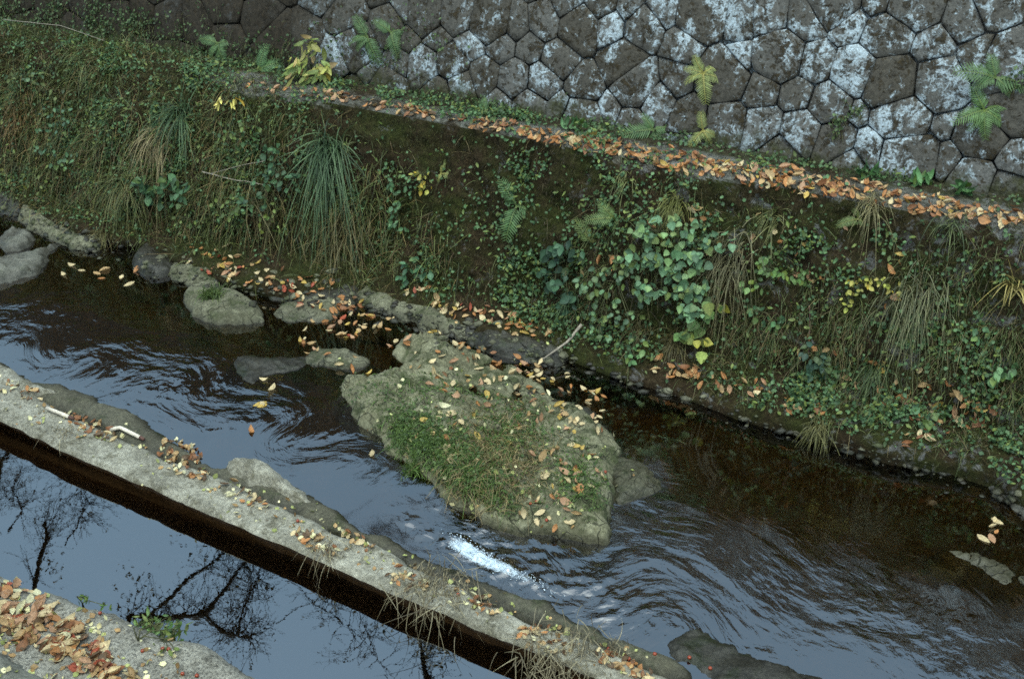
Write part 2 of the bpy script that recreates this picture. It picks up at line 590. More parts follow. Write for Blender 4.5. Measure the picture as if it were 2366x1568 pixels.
for (a, b, n) in zip(keys[:-1], keys[1:], steps):
    for i in range(n):
        t = i / n
        rows.append(((1 - t) * a[0] + t * b[0], (1 - t) * a[1] + t * b[1]))
rows.append(keys[-1])
BY = np.array([r[0] for r in rows]).T
BZ = np.array([r[1] for r in rows]).T
B = to3(xs[:, None], BY, BZ)
hrel = np.clip(BZ / ZL, 0, 1)
slope_w = sstep(0.05, 0.3, hrel) * (1 - sstep(0.93, 1.0, hrel) * 0.75)
d = 0.075 * fbm(B, 1.3, 3, 5) + 0.045 * fbm(B, 5.5, 4, 9) + 0.016 * fbm(B, 22, 3, 11)
nrm_out = np.array([0, -0.86, 0.5])
lowshelf = sstep(0.0, 0.12, hrel) * 0.4
B = B + nrm_out * (d * np.maximum(slope_w, lowshelf * 0.6))[..., None]
# the upstream part of the bank bulges under its tangle of grass
bul = 0.16 * (1 - sstep(-5.6, -4.6, B[..., 0])) * np.sin(np.clip(hrel, 0, 1) * np.pi) ** 0.8
B[..., 1] -= bul
B[..., 2] += 0.35 * bul
BANK = B
bank_me = mesh_np("river_bank", B, grid_faces(*B.shape[:2])[:, ::-1], M_BANK)
link("river_bank", bank_me, kind="structure")
sub = B[::2, ::2]
add_surface(sub, grid_faces(*sub.shape[:2])[:, ::-1], 'bank')
gu = np.gradient(B, axis=0)
gv = np.gradient(B, axis=1)
BN = np.cross(gu, gv)
BN /= np.linalg.norm(BN, axis=-1, keepdims=True) + 1e-9
BN *= np.where((BN @ np.array([0, -1, 0.6])) < 0, -1, 1)[..., None]


def sample_bank(n, dens, x0=-11.0, x1=2.6, zmin=0.10, zmax=1.45, seed=0, up=8):
    """n random points of the bank, kept with probability dens(frame position, point)"""
    r = np.random.default_rng(seed)
    out_p, out_n, got = [], [], 0
    i0, i1 = np.searchsorted(xs, x0), np.searchsorted(xs, x1) - 2
    for _ in range(40):
        i = r.integers(i0, i1, n)
        j = r.integers(12, B.shape[1] - 6, n)
        fu, fv = r.random(n)[:, None], r.random(n)[:, None]
        P = (BANK[i, j] * (1 - fu) + BANK[i + 1, j] * fu) * (1 - fv) + fv * (BANK[i, j + 1] * (1 - fu) + BANK[i + 1, j + 1] * fu)
        keep = (P[:, 2] > zmin) & (P[:, 2] < zmax)
        px = proj(P)
        keep &= r.random(n) < dens(px, P)
        out_p.append(P[keep])
        out_n.append(BN[i, j][keep])
        got += keep.sum()
        if got >= n:
            break
    return np.vstack(out_p)[:n], np.vstack(out_n)[:n]


# ------------------------------------------------------------------ the stone wall
BAT = 0.32                      # lean of the wall
WN = np.array([0, -1, BAT]) / math.hypot(1, BAT)
WV = np.array([0, BAT, 1]) / math.hypot(1, BAT)
W0 = np.array([0, LY1 + 0.03, ZL])
WTOP = 1.42


def to_wall(xy):
    d = rays(xy)
    t = ((W0 - CO) @ WN) / (d @ WN)
    P = CO + d * t[:, None]
    return np.stack([P[:, 0], (P - W0) @ WV], -1)


S3 = [(150, 100), (400, 130), (620, 120), (880, 130), (1050, 10), (1170, 170), (1380, 20), (1440, 250), (1590, 60), (1710, 330), (1950, 150), (2130, 60), (2290, 130), (20, 310), (150, 300),
      (430, 390), (680, 390), (930, 430), (1085, 320), (1220, 490), (1460, 570), (1740, 580), (2050, 400), (2250, 470), (300, 520), (560, 620), (800, 650), (1030, 720), (1220, 780), (1520, 800),
      (1780, 840), (60, 790), (320, 840), (570, 880), (820, 920), (1065, 990), (1300, 1030), (1540, 1070), (1850, 1110), (2100, 930), (2320, 1080), (690, 1050), (1150, 1140), (2240, 1290), (2030, 1230), (2300, 760)]
S2 = [(60, 100), (430, 60), (600, 80), (800, 90), (530, 170), (480, 250), (690, 240), (1010, 140), (890, 300), (1090, 310), (1200, 180), (1290, 320), (1400, 150), (1560, 40), (1640, 190), (1790, 40),
      (1850, 180), (1980, 70), (2080, 200), (2220, 70), (600, 440), (780, 420), (830, 570), (980, 510), (1190, 550), (1380, 570), (1500, 400), (1680, 600), (1950, 440), (2080, 340), (1850, 740),
      (2030, 580), (2150, 680), (2290, 540), (700, 610), (900, 660), (1100, 690), (1300, 720), (1510, 760), (1650, 830), (2010, 810), (200, 480), (320, 600), (400, 420), (330, 160), (120, 310), (230, 350)]
k = 2365.0 / 2560.0
seeds_px = [((1700 + x / 2.751) * k, (y / 2.751) * k) for x, y in S3] + [((850 + x / 2.751) * k, (y / 2.751) * k) for x, y in S2]
SD = to_wall(seeds_px)
SD = SD[SD[:, 1] > -0.05]
keep = []
for s in SD:                     # one seed per stone
    if all(np.hypot(*(s - q)) > 0.15 for q in keep):
        keep.append(s)
nx = 0
for r_i, v in enumerate(np.arange(-0.05, WTOP + 0.5, 0.255)):
    for u in np.arange(-16, 4.5, 0.31):
        q = np.array([u + 0.155 * (r_i % 2), v]) + RNG.uniform(-0.10, 0.10, 2)
        if all(np.hypot(*(q - s)) > 0.235 for s in keep):
            keep.append(q)
SD = np.array(keep)
SW = RNG.normal(0, 0.010, len(SD))


def clip_poly(poly, p, n):
    out = []
    for a, b in zip(poly, poly[1:] + poly[:1]):
        da, db = (a - p) @ n, (b - p) @ n
        if da <= 0:
            out.append(a)
        if da * db < 0:
            out.append(a + (b - a) * da / (da - db))
    return out


def stone_mesh(poly, seed):
    """a worn stone face: rounded outline, recessed flanks, pillowed front"""
    r = np.random.default_rng(seed)
    P = np.array(poly)
    P = chaikin(P, 1) * 0.55 + 0.45 * np.repeat(P, 2, 0) if False else P
    # outline with extra points on each edge, corners kept nearly sharp
    Q = []
    for a, b_ in zip(P, np.roll(P, -1, 0)):
        k_ = max(1, int(round(np.hypot(*(b_ - a)) / 0.075)))
        for q_ in range(k_):
            Q.append(a + (b_ - a) * q_ / k_)
    Q = np.array(Q)
    Q = 0.07 * np.roll(Q, 1, 0) + 0.86 * Q + 0.07 * np.roll(Q, -1, 0) + r.normal(0, 0.0022, Q.shape)
    c = Q.mean(0)
    rad = np.hypot(*(Q - c).T).mean()
    tilt = r.uniform(-0.10, 0.10, 2)
    proud = r.uniform(-0.007, 0.014)
    rings = [(1.0, -0.02), (0.992, -0.003), (0.955, 0.004), (0.70, 0.009)]
    V, n = [], len(Q)
    for sc, h in rings:
        q = c + (Q - c) * sc
        hh = h + proud + (q - c) @ tilt * (0.6 if h > -0.03 else 0) + (r.uniform(-0.005, 0.005, n) if h > 0 else 0)
        V.append(np.column_stack([q - c, hh]))
    V.append(np.array([[0, 0, 0.012 + proud]]))
    V = np.vstack(V)
    F = []
    for k_ in range(len(rings) - 1):
        for i in range(n):
            j = (i + 1) % n
            a, b_, cc, d_ = k_ * n + i, k_ * n + j, (k_ + 1) * n + j, (k_ + 1) * n + i
            F += [(a, b_, cc), (a, cc, d_)]
    for i in range(n):
        F.append(((len(rings) - 1) * n + i, (len(rings) - 1) * n + (i + 1) % n, len(V) - 1))
    return V, np.array(F), c


wall = empty("stone_wall", W0 + np.array([-3, 0, 0]), "leaning dry stone wall of lichened polygonal stones above the leafy ledge", "wall")
WM = np.column_stack([np.array([1, 0, 0]), WV, WN])
stones = []
for si, s in enumerate(SD):
    if s[1] > WTOP + 0.1:
        continue
    poly = [s + np.array(q) for q in ((-0.42, -0.42), (0.42, -0.42), (0.42, 0.42), (-0.42, 0.42))]
    dd = np.hypot(*(SD - s).T)
    gapw = 0.0003 + 0.0028 * RNG.random() ** 2.5
    for oi in np.nonzero((dd < 0.9) & (dd > 1e-6))[0]:
        v = SD[oi] - s
        sh = np.clip((SW[si] - SW[oi]) / (2 * (v @ v)), -0.3, 0.3)
        n = v / np.hypot(*v)
        poly = clip_poly(poly, s + v * (0.5 + sh) - n * gapw, n)
        if len(poly) < 3:
            break
    if len(poly) < 3:
        continue
    V, F, c = stone_mesh(poly, si)
    wp = W0 + WM @ np.array([c[0], c[1], 0.0])
    stones.append((wp, (WM @ V.T).T, F))
pxs = proj(np.array([s[0] for s in stones]))
vis = (pxs[:, 0] > -90) & (pxs[:, 0] < PW + 90) & (pxs[:, 1] > -80)
cand = [i for i in range(len(stones)) if vis[i]]
cand.sort(key=lambda i: np.linalg.norm(stones[i][0] - CO))
single = set(cand[:295])
bv, bf, boff = [], [], 0
for i, (wp, V, F) in enumerate(stones):
    if i in single:
        o = link("stone", mesh_np("stone", V, F, M_WALL), wall)
        o.location = Vector(wp) - wall.location
    else:
        bv.append(V + wp - np.array(wall.location))
        bf.append(F + boff)
        boff += len(V)
link("upper_stones", mesh_np("upper_stones", np.vstack(bv), np.vstack(bf), M_WALL), wall, kind="stuff")
hw = [W0 + np.array([0, 0, -0.35]) - WN * 0.007, W0 + WV * (WTOP + 0.13) - WN * 0.007]
bx = []
for x in (-17.0, 5.0):
    bx += [(x, hw[0][1], hw[0][2]), (x, hw[1][1], hw[1][2]), (x, 7.60, hw[1][2]), (x, 7.60, hw[0][2])]
V = np.array(bx) - np.array(wall.location)
F = np.array([[0, 1, 2, 3], [7, 6, 5, 4], [0, 4, 5, 1], [1, 5, 6, 2], [2, 6, 7, 3], [3, 7, 4, 0]])
link("wall_core", mesh_np("wall_core", V, F, M_WALL, smooth=False), wall)
corner = [W0 + np.array([-17, 0, 0]), W0 + np.array([5, 0, 0]), W0 + np.array([5, 0, 0]) + WV * 1.5, W0 + np.array([-17, 0, 0]) + WV * 1.5]
add_surface(np.array(corner) + WN * 0.025, [[0, 1, 2, 3]], 'wall')

# ------------------------------------------------------------------ stream bed, stream, pool
bxx, byy = np.meshgrid(np.concatenate([np.arange(-26, -10, .25), np.arange(-10, 1.5, .05), np.arange(1.5, 7, .25)]), np.arange(1.8, 6.8, 0.05), indexing='ij')
bz = -0.13 + 0.05 * fbm(to3(bxx, byy), 1.2, 4, 21) + 0.02 * fbm(to3(bxx, byy), 6, 3, 22)
bz = np.where(byy < 3.62, bz - 0.2, bz)
link("stream_bed", mesh_np("stream_bed", to3(bxx, byy, bz), grid_faces(*bxx.shape), M_BED), kind="structure")


def gauss(px, x, y, rx, ry, rot=0.0):
    dx, dy = px[..., 0] - x, px[..., 1] - y
    c, s = math.cos(math.radians(rot)), math.sin(math.radians(rot))
    return np.exp(-(((dx * c + dy * s) / rx) ** 2 + ((-dx * s + dy * c) / ry) ** 2))


UPW, LOW = 0.045, 0.0


def water_level(X, Y):
    lx = np.interp(Y, [3.6, 4.15, 4.6, 5.4, 6.2], [-2.95, -2.72, -2.2, -1.75, -1.6])
    return UPW + (LOW - UPW) * sstep(-0.35, 0.40, X - lx)


wx, wy = np.meshgrid(np.concatenate([np.arange(-26, -9.5, .12), np.arange(-9.5, 1.4, .0135), np.arange(1.4, 7, .12)]), np.arange(3.52, 6.75, 0.0135), indexing='ij')
W = to3(wx, wy, 0)
wpx = proj(to3(wx, wy, 0.03))
g = lambda *a: gauss(wpx, *a)
rip = (0.04 + 0.85 * g(300, 830, 420, 120, 14) + 0.75 * g(640, 980, 260, 110, 25) + 0.5 * g(60, 720, 200, 90) + 0.9 * g(980, 1140, 160, 90, 40)
       + 1.9 * g(1150, 1270, 130, 90, 25) + 1.8 * g(1420, 1360, 260, 110, 25) + 1.0 * g(1800, 1300, 330, 100, 22) + 0.9 * g(2150, 1330, 300, 100, 22)
       + 0.35 * g(2000, 1450, 300, 120, 20) + 0.7 * g(1500, 1180, 120, 60, 20) + 0.25 * g(1030, 790, 90, 30, 20))
rip = np.clip(rip * np.clip(0.75 + 0.6 * fbm(to3(wx, wy), 1.6, 3, 45), 0.15, 1.6), 0, 2.2)
fl = np.stack([wx, wy], -1)
for (cx_, cy_, rad, am) in ((640, 1000, 0.34, 0.8), (180, 820, 0.28, -0.7), (1450, 1385, 0.30, -0.45), (1650, 1440, 0.26, 0.3), (900, 1120, 0.35, 1.1), (720, 1060, 0.22, -0.8), (420, 900, 0.35, 0.9), (1250, 1330, 0.3, 0.4), (2050, 1300, 0.5, -0.7), (300, 700, 0.4, 0.8)):
    cc = at_z([(cx_, cy_)], 0.03)[0][:2]
    q_ = fl - cc
    th = am * np.exp(-(q_ ** 2).sum(-1) / rad ** 2)
    c_, s__ = np.cos(th), np.sin(th)
    fl = np.stack([q_[..., 0] * c_ - q_[..., 1] * s__, q_[..., 0] * s__ + q_[..., 1] * c_], -1) + cc
fl = fl + 0.16 * np.stack([fbm(W, 1.5, 2, 31), fbm(W, 1.5, 2, 32)], -1)
ang = math.radians(-16)
ca, sa = math.cos(ang), math.sin(ang)
al = fl[..., 0] * ca + fl[..., 1] * sa
ac = -fl[..., 0] * sa + fl[..., 1] * ca
w1 = fbm(to3(al * 6.2, ac * 10.5), 1, 3, 41, 0.42)
w2 = fbm(to3(al * 15.0, ac * 21.0), 1, 2, 42)
w3 = np.sin(26 * (al + 0.45 * np.abs(ac - 3.0) + 0.12 * w1))
st = 0.5 * g(1440, 1390, 230, 80, 25) + 0.4 * g(720, 1010, 120, 60, 30)
wz = water_level(wx, wy) + rip * (0.0033 * w1 + 0.0011 * w2) + 0.0009 * st * w3 * (0.4 + w1)
foam = 1.0 * g(1072, 1260, 50, 20, 28) + 0.8 * g(1135, 1294, 70, 17, 30) + 0.5 * g(1215, 1328, 70, 12, 32) + 0.35 * g(960, 1215, 60, 20, 30) + 0.34 * g(1340, 1345, 190, 55, 25) + 0.25 * g(1150, 1230, 90, 30, 20)
foam = np.clip(foam, 0, 1.1)
wz = wz + 0.018 * np.clip(foam, 0, 1) * fbm(to3(wx, wy), 22, 3, 44) + 0.012 * np.clip(foam, 0, 1)
STREAM = to3(wx, wy, wz)
link("stream_water", mesh_np("stream_water", STREAM, grid_faces(*wx.shape), M_WATER, attrs={"ripple": rip, "foam": foam * 0.76, "flow_a": al, "flow_c": ac}), kind="structure")
sub = STREAM[::8, ::8].copy()
sub[..., 2] = water_level(sub[..., 0], sub[..., 1])
add_surface(sub, grid_faces(*sub.shape[:2]), 'water')

POOLZ = 0.01
px_, py_ = np.meshgrid(np.concatenate([np.arange(-26, -8, .3), np.arange(-8, 1, .03), np.arange(1, 7, .3)]), np.arange(1.6, 3.5, 0.03), indexing='ij')
pz = POOLZ + 0.00025 * fbm(to3(px_, py_), 3, 2, 51)
prip = 0.18 + 0.5 * sstep(-4.6, -6.0, px_)
link("pool_water", mesh_np("pool_water", to3(px_, py_, pz), grid_faces(*px_.shape), M_POOL, attrs={"ripple": prip, "foam": 0 * px_, "flow_a": px_, "flow_c": py_}), kind="structure")

add_surface(to3(px_[::10, ::10], py_[::10, ::10], POOLZ), grid_faces(*px_[::10, ::10].shape), 'pool')

# ------------------------------------------------------------------ concrete weir beside the pool
WEIR_Z = 0.15
near_px = [(-300, 836), (0, 965), (150, 1035), (700, 1270), (950, 1380), (1220, 1490), (1400, 1568), (1700, 1700)]
far_px = [(-300, 770), (0, 880), (100, 930), (200, 970), (330, 1030), (400, 1060), (500, 1100), (700, 1190), (850, 1245), (950, 1300), (1080, 1360), (1250, 1440), (1450, 1520), (1560, 1568), (1900, 1710)]
nw, fw_ = at_z(near_px, WEIR_Z), at_z(far_px, WEIR_Z)
wxs = np.concatenate([np.arange(-20, -7, .15), np.arange(-7, 0.5, .02), np.arange(.5, 6, .15)])
ny = np.interp(wxs, np.r_[-20, nw[:, 0], 6], np.r_[3.55, nw[:, 1], 3.36])
fy = np.interp(wxs, np.r_[-20, fw_[:, 0], 6], np.r_[3.86, fw_[:, 1], 3.50])
ny = ny + 0.006 * fbm(to3(wxs, 0), 3, 4, 61) + 0.012 * np.clip(fbm(to3(wxs, 3), 9, 2, 66), 0.1, 1)
fy = fy + 0.03 * fbm(to3(wxs, 1), 4, 4, 62)
weir = empty("weir", (-3, 3.6, 0), "long pale concrete weir wall dividing the still pool from the stream", "weir")
wl_ = np.array(weir.location)
cols = [(-0.0, -0.5, 'n', 0.05), (0, -0.05, 'n', 0.05), (0, 0.06, 'n', 0.045), (0, 0.085, 'n', 0.012), (0, 0.125, 'n', -0.008), (0, WEIR_Z - 0.004, 'n', 0.008)]
top_t = np.linspace(0.06, 0.94, 16)
rowsw = []
for _, z, _, off in cols:
    rowsw.append((ny + off, np.full_like(wxs, z)))
for t in top_t:
    rowsw.append((ny + 0.02 + (fy - ny - 0.04) * t, np.full_like(wxs, WEIR_Z)))
rowsw.append((fy + 0.0, np.full_like(wxs, WEIR_Z - 0.02)))
rowsw.append((fy + 0.06, np.full_like(wxs, 0.05)))
rowsw.append((fy + 0.10, np.full_like(wxs, -0.4)))
WY = np.array([r[0] for r in rowsw]).T
WZ = np.array([r[1] for r in rowsw]).T
WG = to3(wxs[:, None], WY, WZ)
tz = sstep(0.11, 0.14, WZ)
WG[..., 2] += tz * (0.006 * fbm(WG, 3, 4, 63) + 0.005 * fbm(WG, 16, 3, 64))
WG[..., 1] += (1 - tz) * 0.012 * fbm(WG * np.array([1, 0.3, 1]), 8, 4, 65)
fcs = grid_faces(*WG.shape[:2])
rowi = np.tile(np.arange(WG.shape[1] - 1), WG.shape[0] - 1)
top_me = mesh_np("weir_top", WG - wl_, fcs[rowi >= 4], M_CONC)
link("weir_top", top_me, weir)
link("weir_face", mesh_np("weir_face", WG - wl_, fcs[rowi < 4], M_SLIME_SHADE), weir)
add_surface(WG[::2], grid_faces(*WG[::2].shape[:2]), 'weir')


def mound(name, outline_px, z0, h, mat, edge=0.12, seed=0, res=0.02, rough=0.02, parent=None, tag='rock', prof_pow=0.6, bias=None, crack=0.0, facet=0.012, slope=3.0):
    """a rock whose outline stands at height z0, rising h above it"""
    poly = chaikin(at_z(outline_px, z0)[:, :2], 1)
    lo, hi = poly.min(0) - 0.25 / slope, poly.max(0) + 0.25 / slope
    X, Y = np.meshgrid(np.arange(lo[0], hi[0], res), np.arange(lo[1], hi[1], res), indexing='ij')
    s = sdf(X, Y, poly)
    P3 = to3(X, Y, seed * 3.1)
    out_slope = slope
    s = s + np.where(s < 0.10, 1.0, 0.6) * 0.038 * fbm(P3, 5.0, 5, 70 + seed, 0.6)
    t = np.clip(s / edge, 0, 1)
    up = t ** prof_pow
    Z = z0 + h * up * (1 + 0.35 * fbm(P3, 1.6, 3, 80 + seed)) + rough * fbm(P3, 7, 4, 90 + seed) * np.clip(t * 3, 0, 1)
    # broken facets: each chip of the stone has its own height and tilt
    rf = np.random.default_rng(500 + seed)
    ncell = max(6, int((hi - lo).prod() / 0.035))
    cs = rf.uniform(lo, hi, (ncell, 2))
    wob = 0.05 * np.stack([fbm(P3, 6, 3, 130 + seed), fbm(P3, 6, 3, 131 + seed)], -1)
    q2 = np.stack([X, Y], -1) + wob
    dist2 = np.stack([(q2[..., 0] - c0) ** 2 + (q2[..., 1] - c1) ** 2 for c0, c1 in cs], -1)
    ci = dist2.argmin(-1)
    dsort = np.sqrt(np.partition(dist2, 1, axis=-1)[..., :2])
    gap = dsort[..., 1] - dsort[..., 0]
    rel = q2 - cs[ci]
    Z += np.clip(t * 2, 0, 1) * facet * (rf.uniform(-1, 1, ncell)[ci] * 0.6 + (rel * rf.uniform(-4, 4, (ncell, 2))[ci]).sum(-1))
    Z -= np.clip(t * 2, 0, 1) * facet * 0.9 * (1 - sstep(0.0, 0.022, gap)) * (rf.random(ncell)[ci] < 0.6)
    # blocky lumps
    fc = fbm(P3, 3.1, 2, 95 + seed)
    Z += rough * 2.0 * (np.abs(fc) - 0.3) * np.clip(t * 2, 0, 1)
    # flat broken steps
    stp = h * 0.30
    Zs = np.floor((Z - z0) / stp + 0.5 * fc) * stp + z0
    Z = np.where(t > 0.15, 0.72 * Z + 0.28 * Zs, Z)
    if crack:
        ck = np.minimum(np.abs(fbm(P3, 1.5, 4, 110 + seed)), np.abs(fbm(P3, 1.1, 4, 120 + seed)))
        Z -= crack * (1 - sstep(0.0, 0.035, ck)) * np.clip(t * 2, 0, 1)
    if bias is not None:
        Z += bias(X, Y) * np.clip(t * 1.5, 0, 1)
    Z = np.where(s < 0, z0 + np.maximum(s * out_slope, -0.25), Z)
    V = to3(X, Y, Z)
    F = grid_faces(*X.shape)
    keep = (s.ravel()[F] > -0.21 / out_slope).any(1)
    F = F[keep]
    used = np.unique(F)
    mp = np.zeros(X.size, int)
    mp[used] = np.arange(len(used))
    V = V.reshape(-1, 3)[used]
    F = mp[F]
    add_surface(V, F, tag)
    c = np.array([poly[:, 0].mean(), poly[:, 1].mean(), z0])
    if parent is not None:
        c = np.array(parent.location)
    o = link(name, mesh_np(name, V - c, F, mat), parent)
    if parent is None:
        o.location = Vector(c)
    return o, V


mound("apron", [(-200, 780), (0, 835), (60, 878), (150, 893), (210, 930), (320, 960), (352, 1000), (460, 1060), (500, 1085), (545, 1078), (600, 1084), (690, 1135), (772, 1195), (840, 1238), (1000, 1288), (1180, 1368),
                (1300, 1420), (1470, 1498), (1620, 1565), (1500, 1580), (1250, 1462), (1080, 1380), (850, 1268), (700, 1215), (500, 1122), (330, 1052), (200, 995), (0, 905), (-200, 830)],
      0.03, 0.055, M_APRON, edge=0.07, seed=1, rough=0.010, facet=0.006, parent=weir, tag='weir')
mound("concrete_lump", [(500, 1088), (545, 1077), (600, 1083), (690, 1135), (745, 1180), (700, 1185), (600, 1135)], 0.05, 0.085, M_CONC, edge=0.06, seed=2, rough=0.012, parent=weir, tag='weir')
mound("concrete_lump", [(-60, 838), (10, 845), (55, 880), (110, 905), (150, 925), (60, 925), (-60, 885)], 0.05, 0.085, M_CONC, edge=0.06, seed=3, rough=0.014, parent=weir, tag='weir')


def thing_props(o, label, cat, group=None):
    o['label'] = label
    o['category'] = cat
    if group:
        o['group'] = group
    return o


ISL = [(785, 905), (800, 885), (850, 874), (935, 868), (925, 815), (935, 798), (1000, 806), (1100, 816), (1180, 845), (1230, 885), (1290, 925), (1335, 958), (1400, 1000), (1425, 1040),
       (1440, 1062), (1425, 1110), (1412, 1160), (1408, 1235), (1395, 1256), (1335, 1238), (1230, 1225), (1130, 1208), (1112, 1170), (1050, 1170), (1000, 1118), (890, 1045), (835, 985), (815, 930)]
GR = 'boulders in and beside the stream'


def isl_bias(X, Y):
    p = proj(to3(X, Y, 0.15))
    return (0.06 * gauss(p, 1010, 1010, 150, 90, 25) + 0.04 * gauss(p, 1300, 1080, 140, 90) - 0.06 * gauss(p, 1120, 872, 190, 32, 4) - 0.05 * gauss(p, 1270, 1205, 150, 48) - 0.04 * gauss(p, 1235, 1040, 22, 90, 20) + 0.05 * gauss(p, 1000, 845, 90, 40)
            + 0.04 * gauss(p, 850, 920, 60, 40))


isl, ISLV = mound("boulder", ISL, 0.03, 0.085, M_BIG, edge=0.09, seed=4, res=0.014, rough=0.022, bias=isl_bias, crack=0.034, prof_pow=0.45, facet=0.030)
o, _ = mound("mud_shelf", [(330, 556), (480, 552), (700, 596), (880, 655), (850, 702), (740, 716), (650, 700), (540, 672), (430, 628), (350, 590)], 0.045, 0.06, M_ROCKW, edge=0.12, seed=44, rough=0.012, tag='mud')
o['kind'] = "structure"
thing_props(isl, "huge flat cracked boulder with a grass patch in mid stream, strewn with leaves", "boulder", GR)
ROCKS = [
    ([(1410, 1062), (1470, 1068), (1532, 1098), (1520, 1132), (1470, 1140), (1416, 1150)], 0.015, 0.05, M_ROCK, "low pale slab jutting into the dark water off the big boulder's downstream side"),
    ([(1180, 885), (1290, 918), (1400, 975), (1412, 1000), (1398, 1012), (1330, 985), (1230, 930)], 0.045, 0.04, M_ROCKW, "dark wet slab littered with leaves along the back edge of the big boulder"),
    ([(414, 690), (436, 664), (500, 658), (560, 690), (615, 737), (560, 752), (480, 742), (432, 718)], 0.055, 0.13, M_ROCK, "pointed boulder capped with a green grass tuft, out in the water"),
    ([(300, 612), (328, 580), (372, 566), (408, 598), (398, 628), (350, 638)], 0.055, 0.10, M_ROCKW, "dark mossy boulder at the water's edge upstream of the grass capped one"),
    ([(400, 622), (440, 592), (490, 600), (505, 640), (455, 656), (410, 645)], 0.055, 0.12, M_ROCK, "squat boulder with a moss seam, directly behind the grass capped boulder"),
    ([(535, 630), (560, 595), (625, 596), (648, 640), (630, 676), (575, 670)], 0.06, 0.12, M_ROCK, "broad grey boulder on the muddy shelf with red leaves around it"),
    ([(640, 712), (662, 690), (722, 686), (795, 712), (742, 742), (662, 738)], 0.055, 0.07, M_ROCK, "flat round boulder half buried in the muddy shelf, ringed by fallen leaves"),
    ([(545, 842), (572, 818), (640, 832), (715, 826), (690, 846), (620, 862), (572, 880)], 0.055, 0.05, M_ROCKW, "small low rock breaking the ripples alone in mid channel"),
    ([(690, 832), (720, 805), (775, 800), (835, 822), (850, 846), (790, 852), (735, 842)], 0.055, 0.05, M_ROCK, "smooth low rock just upstream of the big boulder with a curved waterline"),
    ([(-80, 596), (0, 600), (62, 592), (96, 574), (132, 568), (104, 604), (62, 645), (-80, 660)], 0.055, 0.11, M_ROCKP, "curved pale boulder cut by the left edge of the picture"),
    ([(-10, 560), (18, 536), (62, 530), (72, 560), (30, 580)], 0.055, 0.09, M_ROCKP, "small round pale boulder above the curved one at the far left"),
    ([(34, 502), (70, 478), (150, 486), (235, 516), (246, 560), (216, 584), (150, 562), (88, 540)], 0.055, 0.15, M_ROCK, "long sloping boulder with dry grass at its tip under the upstream bank"),
    ([(-60, 440), (0, 428), (62, 436), (170, 468), (330, 528), (352, 560), (250, 524), (150, 492), (0, 474)], 0.10, 0.10, M_ROCKW, "dark flat slab running along the foot of the overgrown bank"),
    ([(1538, 1495), (1560, 1470), (1620, 1455), (1690, 1500), (1800, 1542), (1910, 1570), (1860, 1640), (1680, 1600), (1590, 1540)], 0.0, 0.075, M_ROCKW, "dark mossy rock hump against the weir, washed by the lower stream"),
    ([(2178, 1278), (2210, 1262), (2280, 1272), (2380, 1335), (2420, 1390), (2300, 1350)], -0.005, 0.03, M_ROCK, "nearly drowned pale green rock near the right edge"),
    ([(2255, 1085), (2300, 1058), (2380, 1052), (2480, 1120), (2480, 1240), (2366, 1180), (2305, 1130)], 0.03, 0.18, M_ROCKP, "pale bare boulder where the grassy bank meets dark water at far right"),
    ([(828, 652), (900, 656), (985, 690), (1060, 738), (1085, 765), (1010, 745), (930, 715), (840, 698)], 0.10, 0.06, M_ROCK, "long pale stone kerb at the foot of the bank with an undercut edge"),
    ([(1040, 735), (1110, 750), (1215, 775), (1310, 815), (1290, 838), (1180, 812), (1080, 780)], 0.08, 0.08, M_ROCKW, "dark stone kerb continuing downstream from the long pale kerb"),
]
for i, (poly, z0, h, mat, lab) in enumerate(ROCKS):
    h *= 0.52
    o, _ = mound("boulder", poly, z0, h, mat, edge=0.05, seed=10 + i, res=0.013, rough=0.012, prof_pow=0.5, facet=0.016, slope=1.3)
    thing_props(o, lab, "boulder", GR)

# ------------------------------------------------------------------ near concrete ledge and kerb
lxs = np.concatenate([np.arange(-20, -7, .2), np.arange(-7, 0, .02), np.arange(0, 6, .2)])
LZ = 0.22
ley = 2.60 + 0.05 * fbm(to3(lxs, 0), 1.2, 4, 131) + 0.03 * fbm(to3(lxs, 2), 6, 4, 132)
lr = [(ley - 0.02, -0.5), (ley + 0.02, -0.05), (ley + 0.015, 0.06), (ley + 0.0, 0.13), (ley - 0.02, 0.185), (ley - 0.06, LZ - 0.01)]
for t in np.linspace(0, 1, 70)[1:]:
    lr.append((ley - 0.06 - t * 1.75, LZ + 0.02 * t))
LG = to3(lxs[:, None], np.array([r[0] for r in lr]).T, np.array([np.broadcast_to(r[1], lxs.shape) for r in lr]).T)
LG[..., 2] += sstep(0.1, 0.2, LG[..., 2]) * (0.018 * fbm(LG, 3, 4, 133) + 0.008 * fbm(LG, 20, 3, 134))
LG[..., 1] += (1 - sstep(0.1, 0.2, LG[..., 2])) * 0.02 * fbm(LG, 9, 4, 135)
link("near_ledge", mesh_np("near_ledge", LG, grid_faces(*LG.shape[:2])[:, ::-1], M_LEDGE), kind="structure")
add_surface(LG[::2, ::2], grid_faces(*LG[::2, ::2].shape[:2])[:, ::-1], 'near')
o, _ = mound("kerb_stone", [(-220, 1450), (-60, 1478), (10, 1500), (62, 1546), (140, 1572), (260, 1640), (200, 1800), (-220, 1800)], 0.23, 0.09, M_ROCKP, edge=0.10, seed=40, rough=0.012, tag='kerb')
thing_props(o, "rounded grey kerb stone in the bottom left corner behind the leaf litter", "kerb stone")

# ------------------------------------------------------------------ ray finder on the built surfaces
BV = BVHTree.FromPolygons(np.vstack(SURF_V).tolist(), SURF_F)


